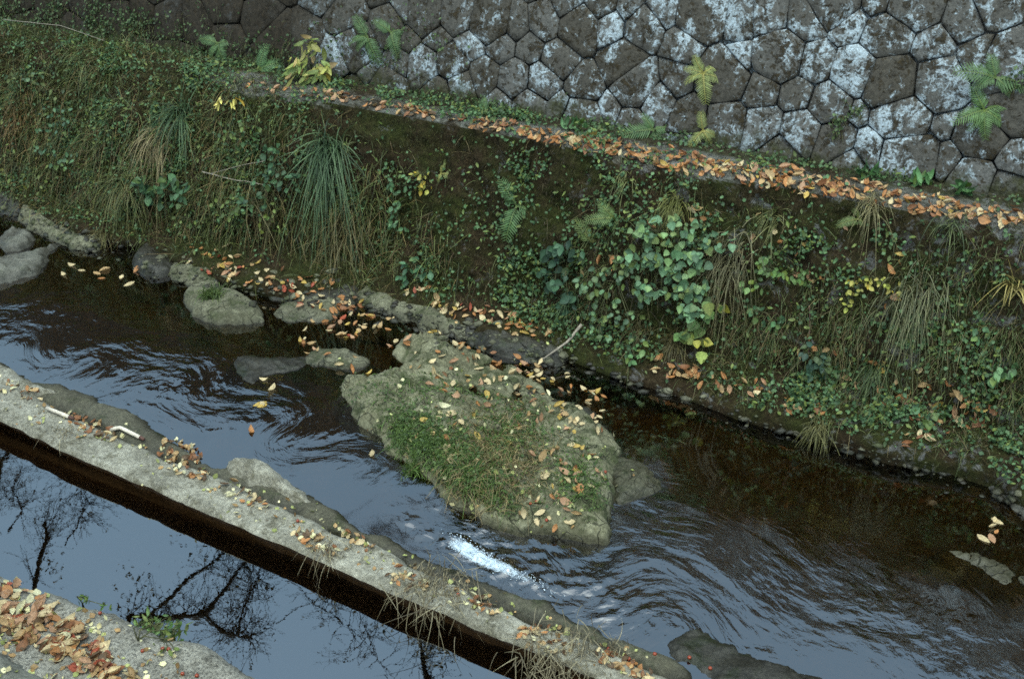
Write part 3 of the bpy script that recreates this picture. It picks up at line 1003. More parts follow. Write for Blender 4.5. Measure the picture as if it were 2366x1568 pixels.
def hit(x, y):
    d = Vector(rays([(x, y)])[0]).normalized()
    loc, n, idx, _ = BV.ray_cast(Vector(CO), d)
    if loc is None:
        return None
    if n.dot(d) > 0:
        n = -n
    return np.array(loc), np.array(n), SURF_N[idx]


# ------------------------------------------------------------------ blades, leaves, plants
def unit(v):
    return v / (np.linalg.norm(v, axis=-1, keepdims=True) + 1e-9)


def blades(P, D, L, W_, droop, c0, c1, segs=4, seed=0, jitter=0.3, wave=0.0):
    """ribbons from P along D, sagging; colour runs between c0 and c1 from blade to blade"""
    r = np.random.default_rng(seed)
    n = len(P)
    L = np.broadcast_to(L, (n,))[:, None, None]
    t = np.linspace(0, 1, segs + 1)[None, :, None]
    D = unit(D)[:, None]
    dr = np.broadcast_to(droop, (n,))[:, None, None]
    pts = P[:, None] + D * L * t + np.array([0, 0, -1.0]) * (dr * L * t * t)
    if wave:
        ph = r.uniform(-1, 1, (n, 1, 3))
        pts = pts + ph * L * wave * t * t
    side = unit(np.cross(D[:, 0], np.array([0, 0, 1.0])) + r.uniform(-0.5, 0.5, (n, 3)))[:, None]
    wdt = np.broadcast_to(W_, (n,))[:, None, None] * (1 - t ** 1.6) * 0.5 + 0.0003
    V = np.stack([pts - side * wdt, pts + side * wdt], 2)
    k = (segs + 1) * 2
    base = (np.arange(n) * k)[:, None]
    f = np.array([[2 * s, 2 * s + 1, 2 * s + 3, 2 * s + 2] for s in range(segs)])
    F = (base[:, :, None] + f[None]).reshape(-1, 4)
    m = r.random((n, 1, 1, 1))
    c = np.asarray(c0) * (1 - m) + np.asarray(c1) * m
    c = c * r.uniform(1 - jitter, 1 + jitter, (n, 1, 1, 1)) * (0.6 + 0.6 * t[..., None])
    C = np.broadcast_to(c, V.shape)
    return V.reshape(-1, 3), F, C.reshape(-1, 3)


def frame_mats(P, N, T):
    """x axis along T (leaf tip), z axis near N"""
    X = unit(T)
    Z = unit(N - X * (X * N).sum(-1, keepdims=True))
    Y = np.cross(Z, X)
    return np.stack([X, Y, Z], -1)


def leaf_shape(n=6, wid=0.5, base=0.8, fold=0.12, curl=0.2, serr=0.0, tipw=0.0, twist=0.0):
    """unit leaf along +x: left rim, midrib, right rim"""
    t = np.linspace(0, 1, n)
    w = 0.5 * wid * np.sin(np.pi * t ** base) ** 0.85
    w[0] = 0.02
    w[-1] = 0.012
    if serr:
        w = w * (1 + serr * (np.arange(n) % 2 * 2 - 1))
    z = curl * (t - 0.45) ** 2 * np.sign(curl if curl else 1) - 0.02
    V = np.zeros((n, 3, 3))
    V[:, 0] = np.column_stack([t, w, z + fold * w * 2 + twist * w])
    V[:, 1] = np.column_stack([t, 0 * t, z])
    V[:, 2] = np.column_stack([t, -w, z + fold * w * 2 - twist * w])
    i = np.arange(n * 3).reshape(n, 3)
    F = np.vstack([np.stack([i[:-1, a], i[1:, a], i[1:, a + 1], i[:-1, a + 1]], -1) for a in (0, 1)])
    return V.reshape(-1, 3), F


def many_leaves(P, N, T, S, shape, c0, c1, seed=0, jitter=0.3, rib=1.25):
    V0, F0 = shape
    r = np.random.default_rng(seed)
    n = len(P)
    M = frame_mats(P, N, T)
    S = np.broadcast_to(S, (n,))
    V = np.einsum('nij,kj->nki', M, V0) * S[:, None, None] + P[:, None]
    F = (np.arange(n)[:, None, None] * len(V0) + F0[None]).reshape(-1, 4)
    m = r.random((n, 1, 1))
    c = (np.asarray(c0) * (1 - m) + np.asarray(c1) * m) * r.uniform(1 - jitter, 1 + jitter, (n, 1, 1))
    rb = np.where(np.arange(len(V0)) % 3 == 1, rib, 1.0)[None, :, None]
    C = np.broadcast_to(c * rb, V.shape)
    return V.reshape(-1, 3), F, C.reshape(-1, 3)


def stuff(name, parts, **props):
    off, Vs, Fs, Cs = 0, [], [], []
    for V, F, C in parts:
        Vs.append(V)
        Fs.append(F + off)
        Cs.append(C)
        off += len(V)
    return link(name, mesh_np(name, np.vstack(Vs), np.vstack(Fs), M_FOL, np.vstack(Cs)), kind="stuff", **props)


def G(px, lst):
    return np.clip(sum(a * gauss(px, *q) for a, *q in lst), 0, 1)


OUT = np.array([0, -1.0, 0.35])
# moss felt all over the bank
P, N = sample_bank(120000, lambda px, p: np.where((p[:, 2] > 1.25) & (p[:, 1] < 6.72) & (p[:, 0] > -6.2), 0.12, 0.8), seed=1, zmin=0.15)
r = np.random.default_rng(2)
green = sstep(-0.2, 0.5, fbm(P, 1.4, 3, 201) + 0.35 * sstep(-4.5, -6.5, P[:, 0]))[:, None]
mc0 = np.array([0.030, 0.021, 0.011]) * (1 - green) + np.array([0.036, 0.044, 0.012]) * green
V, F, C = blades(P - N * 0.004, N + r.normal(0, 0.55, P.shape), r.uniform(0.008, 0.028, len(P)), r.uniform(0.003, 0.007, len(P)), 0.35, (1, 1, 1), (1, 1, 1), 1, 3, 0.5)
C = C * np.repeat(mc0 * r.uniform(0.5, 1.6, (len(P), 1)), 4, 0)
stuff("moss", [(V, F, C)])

# tangled grass of the upstream bank, and thin grass elsewhere on the slope
clump = lambda p, sc, lo, hi, sd: sstep(lo, hi, fbm(p, sc, 3, sd))
left_d = lambda px, p: (0.28 + 0.72 * clump(p, 2.6, -0.15, 0.3, 210)) * G(px, [(1.0, 180, 130, 280, 60, 14), (1.0, 150, 250, 330, 190), (0.9, 420, 420, 250, 140), (0.9, 760, 500, 170, 130, 30), (0.25, 560, 270, 120, 45), (0.35, 950, 560, 120, 100)])
P, N = sample_bank(18000, left_d, seed=5)
D = N * 0.9 + np.array([0, 0, 0.5]) + np.random.default_rng(6).normal(0, 1.2, P.shape)
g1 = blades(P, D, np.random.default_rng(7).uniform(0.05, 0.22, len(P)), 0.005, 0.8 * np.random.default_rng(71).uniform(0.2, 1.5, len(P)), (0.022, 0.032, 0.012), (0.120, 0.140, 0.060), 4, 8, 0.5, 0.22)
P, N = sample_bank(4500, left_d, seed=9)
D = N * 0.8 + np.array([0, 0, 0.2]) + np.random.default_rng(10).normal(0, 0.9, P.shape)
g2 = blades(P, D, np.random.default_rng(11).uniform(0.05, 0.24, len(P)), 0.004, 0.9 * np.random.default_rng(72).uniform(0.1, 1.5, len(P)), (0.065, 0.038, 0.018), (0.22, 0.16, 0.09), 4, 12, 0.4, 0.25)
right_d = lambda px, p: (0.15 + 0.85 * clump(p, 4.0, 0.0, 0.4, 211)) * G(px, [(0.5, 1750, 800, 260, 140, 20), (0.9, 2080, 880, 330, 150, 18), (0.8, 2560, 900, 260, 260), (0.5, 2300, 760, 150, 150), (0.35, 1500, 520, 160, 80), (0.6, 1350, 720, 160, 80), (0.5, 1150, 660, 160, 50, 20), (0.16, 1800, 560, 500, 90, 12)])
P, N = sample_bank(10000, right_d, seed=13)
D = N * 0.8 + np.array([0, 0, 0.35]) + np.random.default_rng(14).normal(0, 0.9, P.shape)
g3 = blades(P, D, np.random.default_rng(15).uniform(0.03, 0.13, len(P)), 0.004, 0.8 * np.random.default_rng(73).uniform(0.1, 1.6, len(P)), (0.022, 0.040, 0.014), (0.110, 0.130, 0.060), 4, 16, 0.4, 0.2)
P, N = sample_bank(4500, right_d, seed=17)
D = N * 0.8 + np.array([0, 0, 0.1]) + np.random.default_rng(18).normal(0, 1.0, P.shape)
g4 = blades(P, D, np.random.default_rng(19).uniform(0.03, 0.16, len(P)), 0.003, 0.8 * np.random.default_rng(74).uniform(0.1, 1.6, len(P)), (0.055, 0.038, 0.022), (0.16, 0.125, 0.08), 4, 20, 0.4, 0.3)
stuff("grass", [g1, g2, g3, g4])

# moss and seedlings on the shaded upstream end of the wall and along its foot
r = np.random.default_rng(301)
u_, v_ = r.uniform(-11, 1, 110000), 1.45 * r.random(110000) ** 1.7
P = W0 + u_[:, None] * np.array([1.0, 0, 0]) + v_[:, None] * WV + 0.012 * WN
q = proj(P)
kp = r.random(len(P)) < np.maximum(G(q, [(0.9, 120, 40, 330, 60, 8), (0.8, 480, 110, 230, 45, 14), (0.5, 860, 110, 120, 70)]) * (0.2 + 0.8 * clump(P, 4, -0.1, 0.4, 302)), np.clip(1 - v_ / (0.07 + 0.07 * fbm(P, 3, 3, 303)), 0, 1))
P = P[kp]
k_ = len(P) // 2
D = WN * 0.8 + r.normal(0, 0.8, P.shape)
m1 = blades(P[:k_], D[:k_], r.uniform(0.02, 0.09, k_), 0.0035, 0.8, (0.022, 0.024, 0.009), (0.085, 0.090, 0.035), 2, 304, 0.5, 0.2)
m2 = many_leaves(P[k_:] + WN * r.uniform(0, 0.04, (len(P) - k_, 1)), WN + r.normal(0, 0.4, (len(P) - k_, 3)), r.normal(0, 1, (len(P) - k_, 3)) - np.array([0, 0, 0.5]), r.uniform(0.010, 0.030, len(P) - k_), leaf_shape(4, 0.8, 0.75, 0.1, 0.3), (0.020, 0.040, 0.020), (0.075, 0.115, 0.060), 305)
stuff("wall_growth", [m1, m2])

# small-leaved undergrowth, thickest low on the downstream bank
SH_R = leaf_shape(4, 0.85, 0.75, 0.1, 0.3)
SH_L = leaf_shape(5, 0.5, 0.75, 0.15, 0.35)
und_d = lambda px, p: (0.10 + 0.90 * clump(p, 4.5, 0.0, 0.45, 212)) * G(px, [(1.0, 1720, 905, 130, 45, 18), (1.0, 1980, 930, 240, 60, 20), (0.9, 2250, 960, 200, 90, 10), (0.8, 2560, 1050, 220, 160), (0.7, 2150, 820, 250, 80), (0.7, 1150, 680, 180, 40, 22), (0.6, 1700, 760, 140, 80), (0.7, 180, 130, 260, 50, 14), (0.35, 1150, 480, 250, 120), (0.35, 1900, 560, 400, 80, 12), (0.4, 1250, 560, 120, 80), (0.5, 700, 430, 120, 100), (0.4, 470, 470, 160, 80),
                            (0.9, 230, 300, 280, 150), (0.7, 560, 350, 160, 120), (0.35, 1350, 300, 700, 30, 11), (0.45, 1000, 245, 300, 16, 11), (0.5, 400, 180, 150, 25, 15), (0.15, 1500, 500, 500, 120, 12), (0.5, 1350, 760, 120, 40, 20)])
P, N = sample_bank(16500, und_d, seed=21)
r = np.random.default_rng(22)
P = P + N * r.uniform(0.0, 0.06, (len(P), 1))
u1 = many_leaves(P, N * 0.6 + np.array([0, -0.3, 0.8]) + r.normal(0, 0.35, P.shape), r.normal(0, 1, P.shape) + np.array([0, -0.5, -0.4]), r.uniform(0.012, 0.032, len(P)), SH_R, (0.020, 0.048, 0.026), (0.075, 0.140, 0.082), 23)
P, N = sample_bank(6500, und_d, seed=24)
P = P + N * r.uniform(0.0, 0.07, (len(P), 1))
u2 = many_leaves(P, N * 0.6 + np.array([0, -0.3, 0.8]) + r.normal(0, 0.4, P.shape), r.normal(0, 1, P.shape) + np.array([0, -0.5, -0.4]), r.uniform(0.015, 0.045, len(P)), SH_L, (0.022, 0.046, 0.016), (0.11, 0.14, 0.048), 25)
stuff("undergrowth", [u1, u2])


# grass growing on the big boulder
def on_island(n, dens, seed):
    r_ = np.random.default_rng(seed)
    i = r_.integers(0, len(ISLV), n * 12)
    P_ = ISLV[i] + np.column_stack([r_.uniform(-.007, .007, (len(i), 2)), np.zeros(len(i))])
    p_ = proj(P_)
    k_ = (r_.random(len(i)) < dens(p_)) & (P_[:, 2] > 0.07)
    return P_[k_][:n]


isl_d = lambda px: G(px, [(1.0, 965, 1015, 65, 45, 35), (0.9, 1055, 1055, 90, 46, 22), (0.45, 1180, 1000, 60, 50), (0.8, 1100, 1130, 70, 35, 20), (0.3, 1330, 1110, 65, 50, 40), (0.1, 1000, 900, 160, 30)])
P = on_island(7500, isl_d, 31)
D = np.array([0, -0.25, 1.0]) + np.random.default_rng(32).normal(0, 0.6, P.shape)
a1 = blades(P, D, np.random.default_rng(33).uniform(0.03, 0.11, len(P)), 0.0042, 0.75, (0.024, 0.050, 0.012), (0.10, 0.165, 0.050), 3, 34, 0.35, 0.2)
P = on_island(2600, lambda px: G(px, [(1.0, 1150, 1060, 90, 80), (0.8, 1080, 1140, 70, 40)]), 35)
D = np.array([0, -0.2, 0.55]) + np.random.default_rng(36).normal(0, 0.8, P.shape)
a2 = blades(P, D, np.random.default_rng(37).uniform(0.05, 0.17, len(P)), 0.0035, 0.7, (0.10, 0.075, 0.04), (0.27, 0.21, 0.14), 4, 38, 0.4, 0.3)
P = on_island(3000, isl_d, 39) + np.array([0, 0, 0.012])
r = np.random.default_rng(40)
a3 = many_leaves(P, np.array([0, -0.3, 1.0]) + r.normal(0, 0.4, P.shape), r.normal(0, 1, P.shape), r.uniform(0.010, 0.024, len(P)), SH_R, (0.025, 0.050, 0.02), (0.07, 0.11, 0.045), 41)
stuff("boulder_grass", [a1, a2, a3])


def tuft(label, x, y, n, L, droop, c0, c1, w=0.006, spread=0.55, lean=(0, -0.4, 0.6), wave=0.18, root=0.03, name="grass_tuft", group="grass tufts on the bank and rocks", off=0.01, seed=None, hug=1.0):
    h_ = hit(x, y)
    if h_ is None:
        return
    p0, nn, _ = h_
    s_ = seed if seed is not None else int(x * 7 + y)
    r_ = np.random.default_rng(s_)
    P_ = r_.normal(0, root, (n, 3))
    P_ = P_ - nn * (P_ @ nn)[:, None] + nn * off
    D_ = nn * 0.6 * hug + np.array(lean) + r_.normal(0, spread, (n, 3))
    V_, F_, C_ = blades(P_, D_, r_.uniform(0.3, 1.0, n) * L, w, droop * r_.uniform(0.3, 1.8, n), c0, c1, 6, s_, 0.3, wave)
    o_ = link(name, mesh_np(name, V_, F_, M_FOL, C_))
    o_.location = Vector(p0)
    thing_props(o_, label, "grass tuft", group)


GD0, GD1 = (0.016, 0.036, 0.020), (0.095, 0.155, 0.100)
DR0, DR1 = (0.10, 0.075, 0.045), (0.30, 0.25, 0.18)
tuft("large dark sedge tussock fanning out high on the upstream bank", 425, 265, 210, 0.46, 0.8, GD0, GD1, 0.008, 0.85, wave=0.2)
tuft("dry straw coloured skirt of grass hanging under the upper sedge tussock", 375, 320, 170, 0.40, 1.2, DR0, DR1, 0.006, 0.6, root=0.08, wave=0.22)
tuft("biggest sedge tussock pouring down the middle of the bank", 760, 345, 240, 0.60, 1.0, GD0, GD1, 0.009, 0.8, (0.25, -0.5, 0.5), wave=0.22, root=0.06)
tuft("brown hanging grass low on the bank beneath the biggest sedge", 800, 520, 150, 0.40, 1.3, (0.05, 0.045, 0.02), (0.18, 0.15, 0.09), 0.005, 0.7, root=0.10, wave=0.22)
tuft("dry trailing grass left of the biggest sedge tussock", 640, 470, 130, 0.36, 1.2, (0.06, 0.05, 0.02), (0.20, 0.17, 0.10), 0.005, 0.8, root=0.10, wave=0.22)
tuft("bright green tuft growing on the pointed boulder in the water", 490, 685, 320, 0.20, 0.8, (0.03, 0.06, 0.018), (0.10, 0.14, 0.05), 0.005, 0.7, lean=(0, -0.1, 0.7))
tuft("olive dry tuft combed over the tip of the long sloping boulder", 235, 545, 150, 0.17, 1.3, (0.06, 0.055, 0.025), (0.17, 0.15, 0.08), 0.004, 0.5)
tuft("pale hanging grass beard with leaves on top, right of the big nettle", 1690, 592, 170, 0.34, 1.5, (0.05, 0.05, 0.03), (0.22, 0.20, 0.15), 0.0042, 0.7, root=0.085, wave=0.22)
tuft("grey green hanging grass beard low on the downstream bank", 2115, 690, 160, 0.34, 1.5, (0.04, 0.05, 0.03), (0.21, 0.21, 0.15), 0.0042, 0.7, root=0.085, wave=0.22)
tuft("fresh green arching tuft below the hanging grey grass beard", 2020, 850, 170, 0.26, 1.0, GD0, (0.09, 0.12, 0.06), 0.005, 0.6)
tuft("grass tuft overhanging the dark water at the bank edge", 1895, 985, 180, 0.20, 1.1, (0.05, 0.055, 0.025), (0.16, 0.15, 0.08), 0.004, 0.6)
tuft("yellowish grass tuft crowning the nettle bush", 1560, 470, 140, 0.26, 0.9, (0.06, 0.07, 0.02), (0.19, 0.19, 0.08), 0.005, 0.5)
tuft("thin star shaped grass tuft on bare bank right of the nettle top", 1785, 505, 70, 0.24, 1.0, (0.06, 0.07, 0.03), (0.20, 0.20, 0.11), 0.005, 0.6)
tuft("spiky yellow grass fan near the right edge of the bank", 2340, 655, 34, 0.22, 0.5, (0.16, 0.13, 0.05), (0.34, 0.28, 0.13), 0.008, 0.7)
tuft("narrow grass tuft hanging between the dark bramble and the bank foot", 1320, 690, 120, 0.26, 1.0, GD0, (0.08, 0.13, 0.07), 0.005, 0.5)
tuft("small yellow green tuft on the slope under the leafy ledge", 1440, 415, 60, 0.16, 0.9, (0.06, 0.075, 0.03), (0.17, 0.18, 0.09), 0.005, 0.6)
tuft("grass skirt hanging over the undercut bank above the branch", 1560, 790, 200, 0.26, 1.3, (0.045, 0.04, 0.02), (0.13, 0.11, 0.06), 0.004, 0.5)
tuft("wispy dry grass spilling from the ledge at its downstream end", 2020, 470, 90, 0.26, 1.0, (0.10, 0.09, 0.055), (0.26, 0.23, 0.16), 0.004, 0.6)
tuft("thin grass spray on the ledge edge far downstream", 2200, 520, 60, 0.26, 0.8, GD0, (0.11, 0.13, 0.07), 0.005, 0.6)
tuft("short green grass clump at the lush front of the big boulder", 960, 1085, 200, 0.15, 1.0, (0.03, 0.065, 0.015), (0.09, 0.15, 0.04), 0.005, 0.5)
tuft("short grass clump hanging just left of the trailing nettle tip", 1480, 760, 120, 0.22, 1.3, (0.05, 0.045, 0.02), (0.14, 0.12, 0.07), 0.004, 0.5)

# dead grass caught on the weir
for lab, x, y, n, L in (("largest matted clump of dead straw draped over the weir edge", 1010, 1350, 210, 0.21), ("tangled straw clump hanging off the weir near the lower frame edge", 1290, 1510, 230, 0.19),
                        ("small dead straw wisp on the weir below the first white pipe", 150, 1000, 40, 0.13), ("dead straw and leaves snagged on the weir's pool edge mid span", 760, 1270, 60, 0.14),
                        ("loose straw scattered on the weir beside the lowest berries", 1420, 1510, 80, 0.18)):
    tuft(lab, x, y, n, L, 0.6, (0.10, 0.08, 0.065), (0.27, 0.24, 0.21), 0.0042, 0.8, (0.35, -0.8, -0.1), 0.4, 0.10 if n > 100 else 0.045, "dead_grass_clump", "dead straw caught on the weir", 0.02, None, 0.25)

# ------------------------------------------------------------------ plants whose leaves can be told apart
_leafcache = {}


def leaf_mesh(kind, shape, col, rib=1.3, jit=0.12, seed=0):
    key = (kind, col, seed)
    if key not in _leafcache:
        V_, F_ = shape
        r_ = np.random.default_rng(seed)
        c = np.array(col)[None] * np.where(np.arange(len(V_)) % 3 == 1, rib, 1.0)[:, None] * r_.uniform(1 - jit, 1 + jit, (len(V_), 1))
        _leafcache[key] = mesh_np("leaf", V_, F_, M_FOL, c)
    return _leafcache[key]


SH_NET = [leaf_shape(11, 0.95, 0.58, 0.10, 0.25, 0.07), leaf_shape(11, 0.85, 0.60, 0.2, 0.4, 0.08)]
SH_OVAL = [leaf_shape(6, 0.75, 0.8, 0.12, 0.3), leaf_shape(6, 0.68, 0.75, 0.25, 0.4)]
SH_LONG = [leaf_shape(7, 0.40, 0.85, 0.15, 0.5), leaf_shape(7, 0.34, 0.8, 0.25, 0.7)]


def plant(name, label, cat, root, blobs, shapes, cols, size, out=(0.03, 0.14), group=None, stem=True, tip=(0, -0.5, -0.6), face=(0, -0.75, 0.55), rnd=0.45, seed=0):
    """an Empty at the root; every leaf a part; one stem part"""
    r_ = np.random.default_rng(seed + int(root[0]))
    h_ = hit(*root)
    p0 = h_[0]
    e = empty(name, p0, label, cat, group)
    if root[0] < 900 and root[1] > 200 and root[1] < 600:
        out = (out[0] + 0.07, out[1] + 0.10)
    stems = []
    cols = list(cols) + [tuple(np.array(c) * 0.6) for c in cols] + [tuple(np.array(c) * 0.85 * np.array([1.35, 1.05, 0.6])) for c in cols[:1]] + [tuple(np.array(c) * np.array([1.15, 1.2, 1.1])) for c in cols]
    meshes = [leaf_mesh(name + str(i), sh, c, seed=i) for i, sh in enumerate(shapes) for c in cols]
    for (bx_, by_, rx, ry, n) in blobs:
        pts = []
        for _ in range(n):
            a, q = r_.uniform(0, 2 * np.pi), math.sqrt(r_.random())
            hh = hit(bx_ + rx * q * math.cos(a), by_ + ry * q * math.sin(a))
            if hh is None:
                continue
            bulge = 1 - q * q
            if hh[2] == 'pool':
                hh = (at_z([(bx_ + rx * q * math.cos(a), by_ + ry * q * math.sin(a))], 0.15)[0], np.array([0, 0, 1.0]), 'pool')
            p = hh[0] + OUT * (out[0] + (out[1] - out[0]) * (0.35 * r_.random() + 0.65 * bulge))
            nn = np.array(face) + 0.35 * hh[1] + r_.normal(0, rnd, 3)
            tt = np.array(tip) + r_.normal(0, 0.55, 3)
            M = frame_mats(p[None], nn[None], tt[None])[0]
            s_ = r_.uniform(*size)
            o_ = link("leaf", meshes[r_.integers(len(meshes))], e)
            mw = Matrix.Translation(Vector(p - p0)) @ Matrix(np.vstack([np.column_stack([M * s_, [0, 0, 0]]), [0, 0, 0, 1]]).tolist())
            o_.matrix_local = mw
            pts.append(p - p0)
        if stem and len(pts):
            c = np.mean(pts, 0)
            mid = c * 0.5 + np.array([0, -0.03, 0.05])
            stems.append((np.array([[0, 0, 0], mid, c]), np.array([0.004, 0.003, 0.002])))
            for q_ in pts[::2]:
                stems.append((np.array([c * 0.85, (c + q_) / 2 + np.array([0, 0, 0.01]), q_]), np.array([0.002, 0.0015, 0.001])))
    if stems:
        link("stem", tubes_mesh("stem", stems, M_STEM, 3), e)
    return e


M_STEM = mat_plain("green_stem", (0.06, 0.06, 0.025), 0.7)
NET = [(0.105, 0.185, 0.145), (0.085, 0.160, 0.120), (0.125, 0.195, 0.115)]
DKL = [(0.025, 0.055, 0.045), (0.035, 0.075, 0.060)]
MID = [(0.085, 0.145, 0.105), (0.11, 0.165, 0.10), (0.07, 0.125, 0.095)]
YEL = [(0.24, 0.23, 0.07), (0.20, 0.21, 0.06), (0.29, 0.25, 0.10)]
PLG = "leafy plants rooted in the bank"
plant("nettle_plant", "big bright green nettle with heart shaped leaves trailing down the bank centre", "plant", (1560, 580),
      [(1560, 530, 88, 34, 62), (1590, 590, 76, 40, 58), (1490, 590, 50, 32, 34), (1600, 650, 48, 34, 36), (1618, 705, 40, 30, 26), (1530, 660, 56, 30, 26), (1670, 555, 36, 22, 16)], SH_NET, NET, (0.030, 0.068), (0.05, 0.24), PLG, seed=1)
plant("nettle_plant", "yellowing nettle tip with pale leaves at the lower end of the trailing nettle", "plant", (1610, 740),
      [(1605, 755, 28, 28, 12), (1622, 790, 22, 20, 7), (1655, 700, 28, 28, 8)], SH_NET, [(0.20, 0.24, 0.09), (0.13, 0.20, 0.09), (0.09, 0.16, 0.08)], (0.05, 0.085), (0.05, 0.16), PLG, seed=2)
plant("creeper", "mid green small leaved creeper mound left of the big nettle", "plant", (1420, 640),
      [(1400, 650, 55, 40, 34), (1450, 620, 45, 25, 18), (1420, 710, 50, 35, 30), (1470, 730, 40, 25, 16), (1400, 760, 30, 20, 10), (1480, 790, 30, 25, 10)], SH_OVAL, MID + [(0.11, 0.15, 0.06)], (0.030, 0.060), (0.04, 0.18), PLG, seed=3)
plant("bramble", "dark blue green bramble at the left flank of the creeper mound", "plant", (1310, 600),
      [(1310, 575, 45, 28, 26), (1300, 640, 40, 30, 20), (1330, 690, 30, 25, 10)], SH_OVAL, DKL, (0.045, 0.080), (0.04, 0.15), PLG, seed=4)
plant("creeper", "bright small leaved creeper right of the hanging grass beard, red leaf on it", "plant", (1800, 620),
      [(1790, 610, 45, 22, 24), (1840, 630, 32, 25, 18), (1745, 650, 30, 25, 12)], SH_OVAL, [(0.08, 0.14, 0.06), (0.10, 0.16, 0.08)], (0.030, 0.055), (0.03, 0.14), PLG, seed=5)
plant("creeper", "pale yellow creeper strand curving across the downstream bank", "plant", (2000, 650),
      [(1985, 655, 30, 22, 16), (2035, 650, 28, 14, 10), (1960, 690, 15, 25, 8), (2070, 665, 20, 8, 5)], SH_OVAL, YEL, (0.022, 0.042), (0.02, 0.08), PLG, seed=6)
plant("creeper", "blue green creeper with round leaves at the right of the biggest sedge", "plant", (930, 450),
      [(935, 425, 32, 25, 20), (915, 470, 32, 25, 18), (930, 515, 25, 22, 12)], SH_OVAL, [(0.055, 0.115, 0.075), (0.07, 0.13, 0.085)], (0.030, 0.052), (0.03, 0.10), PLG, seed=7)
plant("creeper", "pale yellow leafed sprig above the round leaved blue green creeper", "plant", (985, 415),
      [(985, 400, 16, 22, 9), (980, 432, 28, 12, 9), (965, 395, 10, 12, 4)], SH_OVAL, YEL, (0.028, 0.046), (0.02, 0.07), PLG, seed=8)
plant("ivy", "dull green ivy with broad leaves midway down the upstream bank", "plant", (400, 430),
      [(395, 415, 60, 22, 22), (420, 450, 55, 22, 20), (460, 425, 30, 15, 8)], SH_NET, [(0.040, 0.085, 0.055), (0.05, 0.10, 0.065)], (0.045, 0.08), (0.03, 0.14), PLG, seed=9)
plant("bramble", "dense blue green bramble on the left flank of the biggest sedge", "plant", (670, 390),
      [(660, 360, 35, 35, 26), (690, 410, 45, 35, 28), (645, 430, 30, 30, 16), (620, 470, 35, 25, 14)], SH_OVAL, [(0.035, 0.075, 0.055), (0.05, 0.10, 0.065)], (0.035, 0.062), (0.04, 0.14), PLG, seed=10)
plant("creeper", "row of small blue leaves arching across the far upstream bank", "plant", (170, 290),
      [(165, 260, 40, 14, 14), (190, 285, 30, 14, 10), (160, 350, 55, 10, 16), (150, 300, 40, 12, 8)], SH_OVAL, [(0.06, 0.11, 0.08), (0.045, 0.09, 0.07)], (0.030, 0.050), (0.03, 0.12), PLG, seed=11)
plant("creeper", "short cluster of blue green leaves under the arching leaf row", "plant", (190, 385), [(185, 380, 38, 14, 16)], SH_OVAL, [(0.06, 0.12, 0.075)], (0.030, 0.052), (0.03, 0.10), PLG, seed=12)
plant("creeper", "yellow green creeper at the waterside under the upstream bank", "plant", (520, 500), [(470, 505, 40, 20, 16), (560, 475, 50, 30, 18), (650, 500, 35, 40, 18)], SH_OVAL, [(0.07, 0.11, 0.04), (0.10, 0.13, 0.05)], (0.025, 0.045), (0.03, 0.12), PLG, seed=13)
plant("bramble", "blue green leafy sprig at the bank foot behind the pale stone kerb", "plant", (965, 625), [(962, 610, 30, 18, 12), (985, 625, 25, 15, 8), (950, 635, 22, 12, 6)], SH_OVAL, [(0.05, 0.11, 0.08)], (0.04, 0.065), (0.03, 0.10), PLG, seed=14)
plant("bramble", "dark dusky bramble low on the downstream bank under a leaf pile", "plant", (1900, 830), [(1885, 815, 28, 22, 12), (1915, 835, 25, 18, 10), (1890, 855, 20, 14, 7)], SH_OVAL, [(0.035, 0.07, 0.065)], (0.04, 0.07), (0.03, 0.11), PLG, seed=15)
plant("shrublet", "green sprig with five rounded leaves alone near the right edge", "plant", (2258, 765), [(2258, 765, 20, 18, 7)], SH_OVAL, [(0.08, 0.17, 0.11)], (0.045, 0.06), (0.03, 0.08), PLG, seed=16)
plant("shrublet", "bright green waterside sprig beneath the rounded leaf sprig, right edge", "plant", (2310, 870), [(2305, 860, 25, 20, 9), (2345, 855, 18, 14, 5)], SH_OVAL, [(0.09, 0.17, 0.10)], (0.045, 0.065), (0.03, 0.10), PLG, seed=17)
plant("shrublet", "broad leaved sprig above the pale boulder at the water's edge", "plant", (2160, 965), [(2150, 960, 28, 20, 9), (2120, 940, 20, 12, 5)], SH_OVAL, [(0.055, 0.11, 0.075)], (0.045, 0.075), (0.03, 0.10), PLG, seed=18)
plant("creeper", "mat of tiny blue green leaves at the right bank foot, beside leaf pairs", "plant", (2080, 930), [(2085, 925, 45, 25, 26)], SH_OVAL, [(0.06, 0.12, 0.085)], (0.025, 0.04), (0.02, 0.07), PLG, seed=19)
plant("creeper", "hanging leaf strand below the yellowing nettle, beside dark hollows", "plant", (1470, 830), [(1460, 790, 22, 30, 12), (1475, 815, 18, 18, 7)], SH_OVAL, [(0.065, 0.13, 0.075)], (0.03, 0.05), (0.04, 0.12), PLG, seed=20)
plant("creeper", "small rosette of leaves on the bank under the bright creeper", "plant", (1790, 745), [(1795, 740, 32, 16, 14), (1760, 720, 22, 14, 7)], SH_OVAL, [(0.05, 0.11, 0.07)], (0.03, 0.05), (0.02, 0.08), PLG, seed=21)
plant("creeper", "loose patch of blue green leaves high at the far left, below the bare stem", "plant", (60, 190), [(60, 180, 60, 18, 14), (130, 215, 45, 15, 10)], SH_OVAL, [(0.06, 0.10, 0.07)], (0.03, 0.05), (0.03, 0.12), PLG, seed=41)
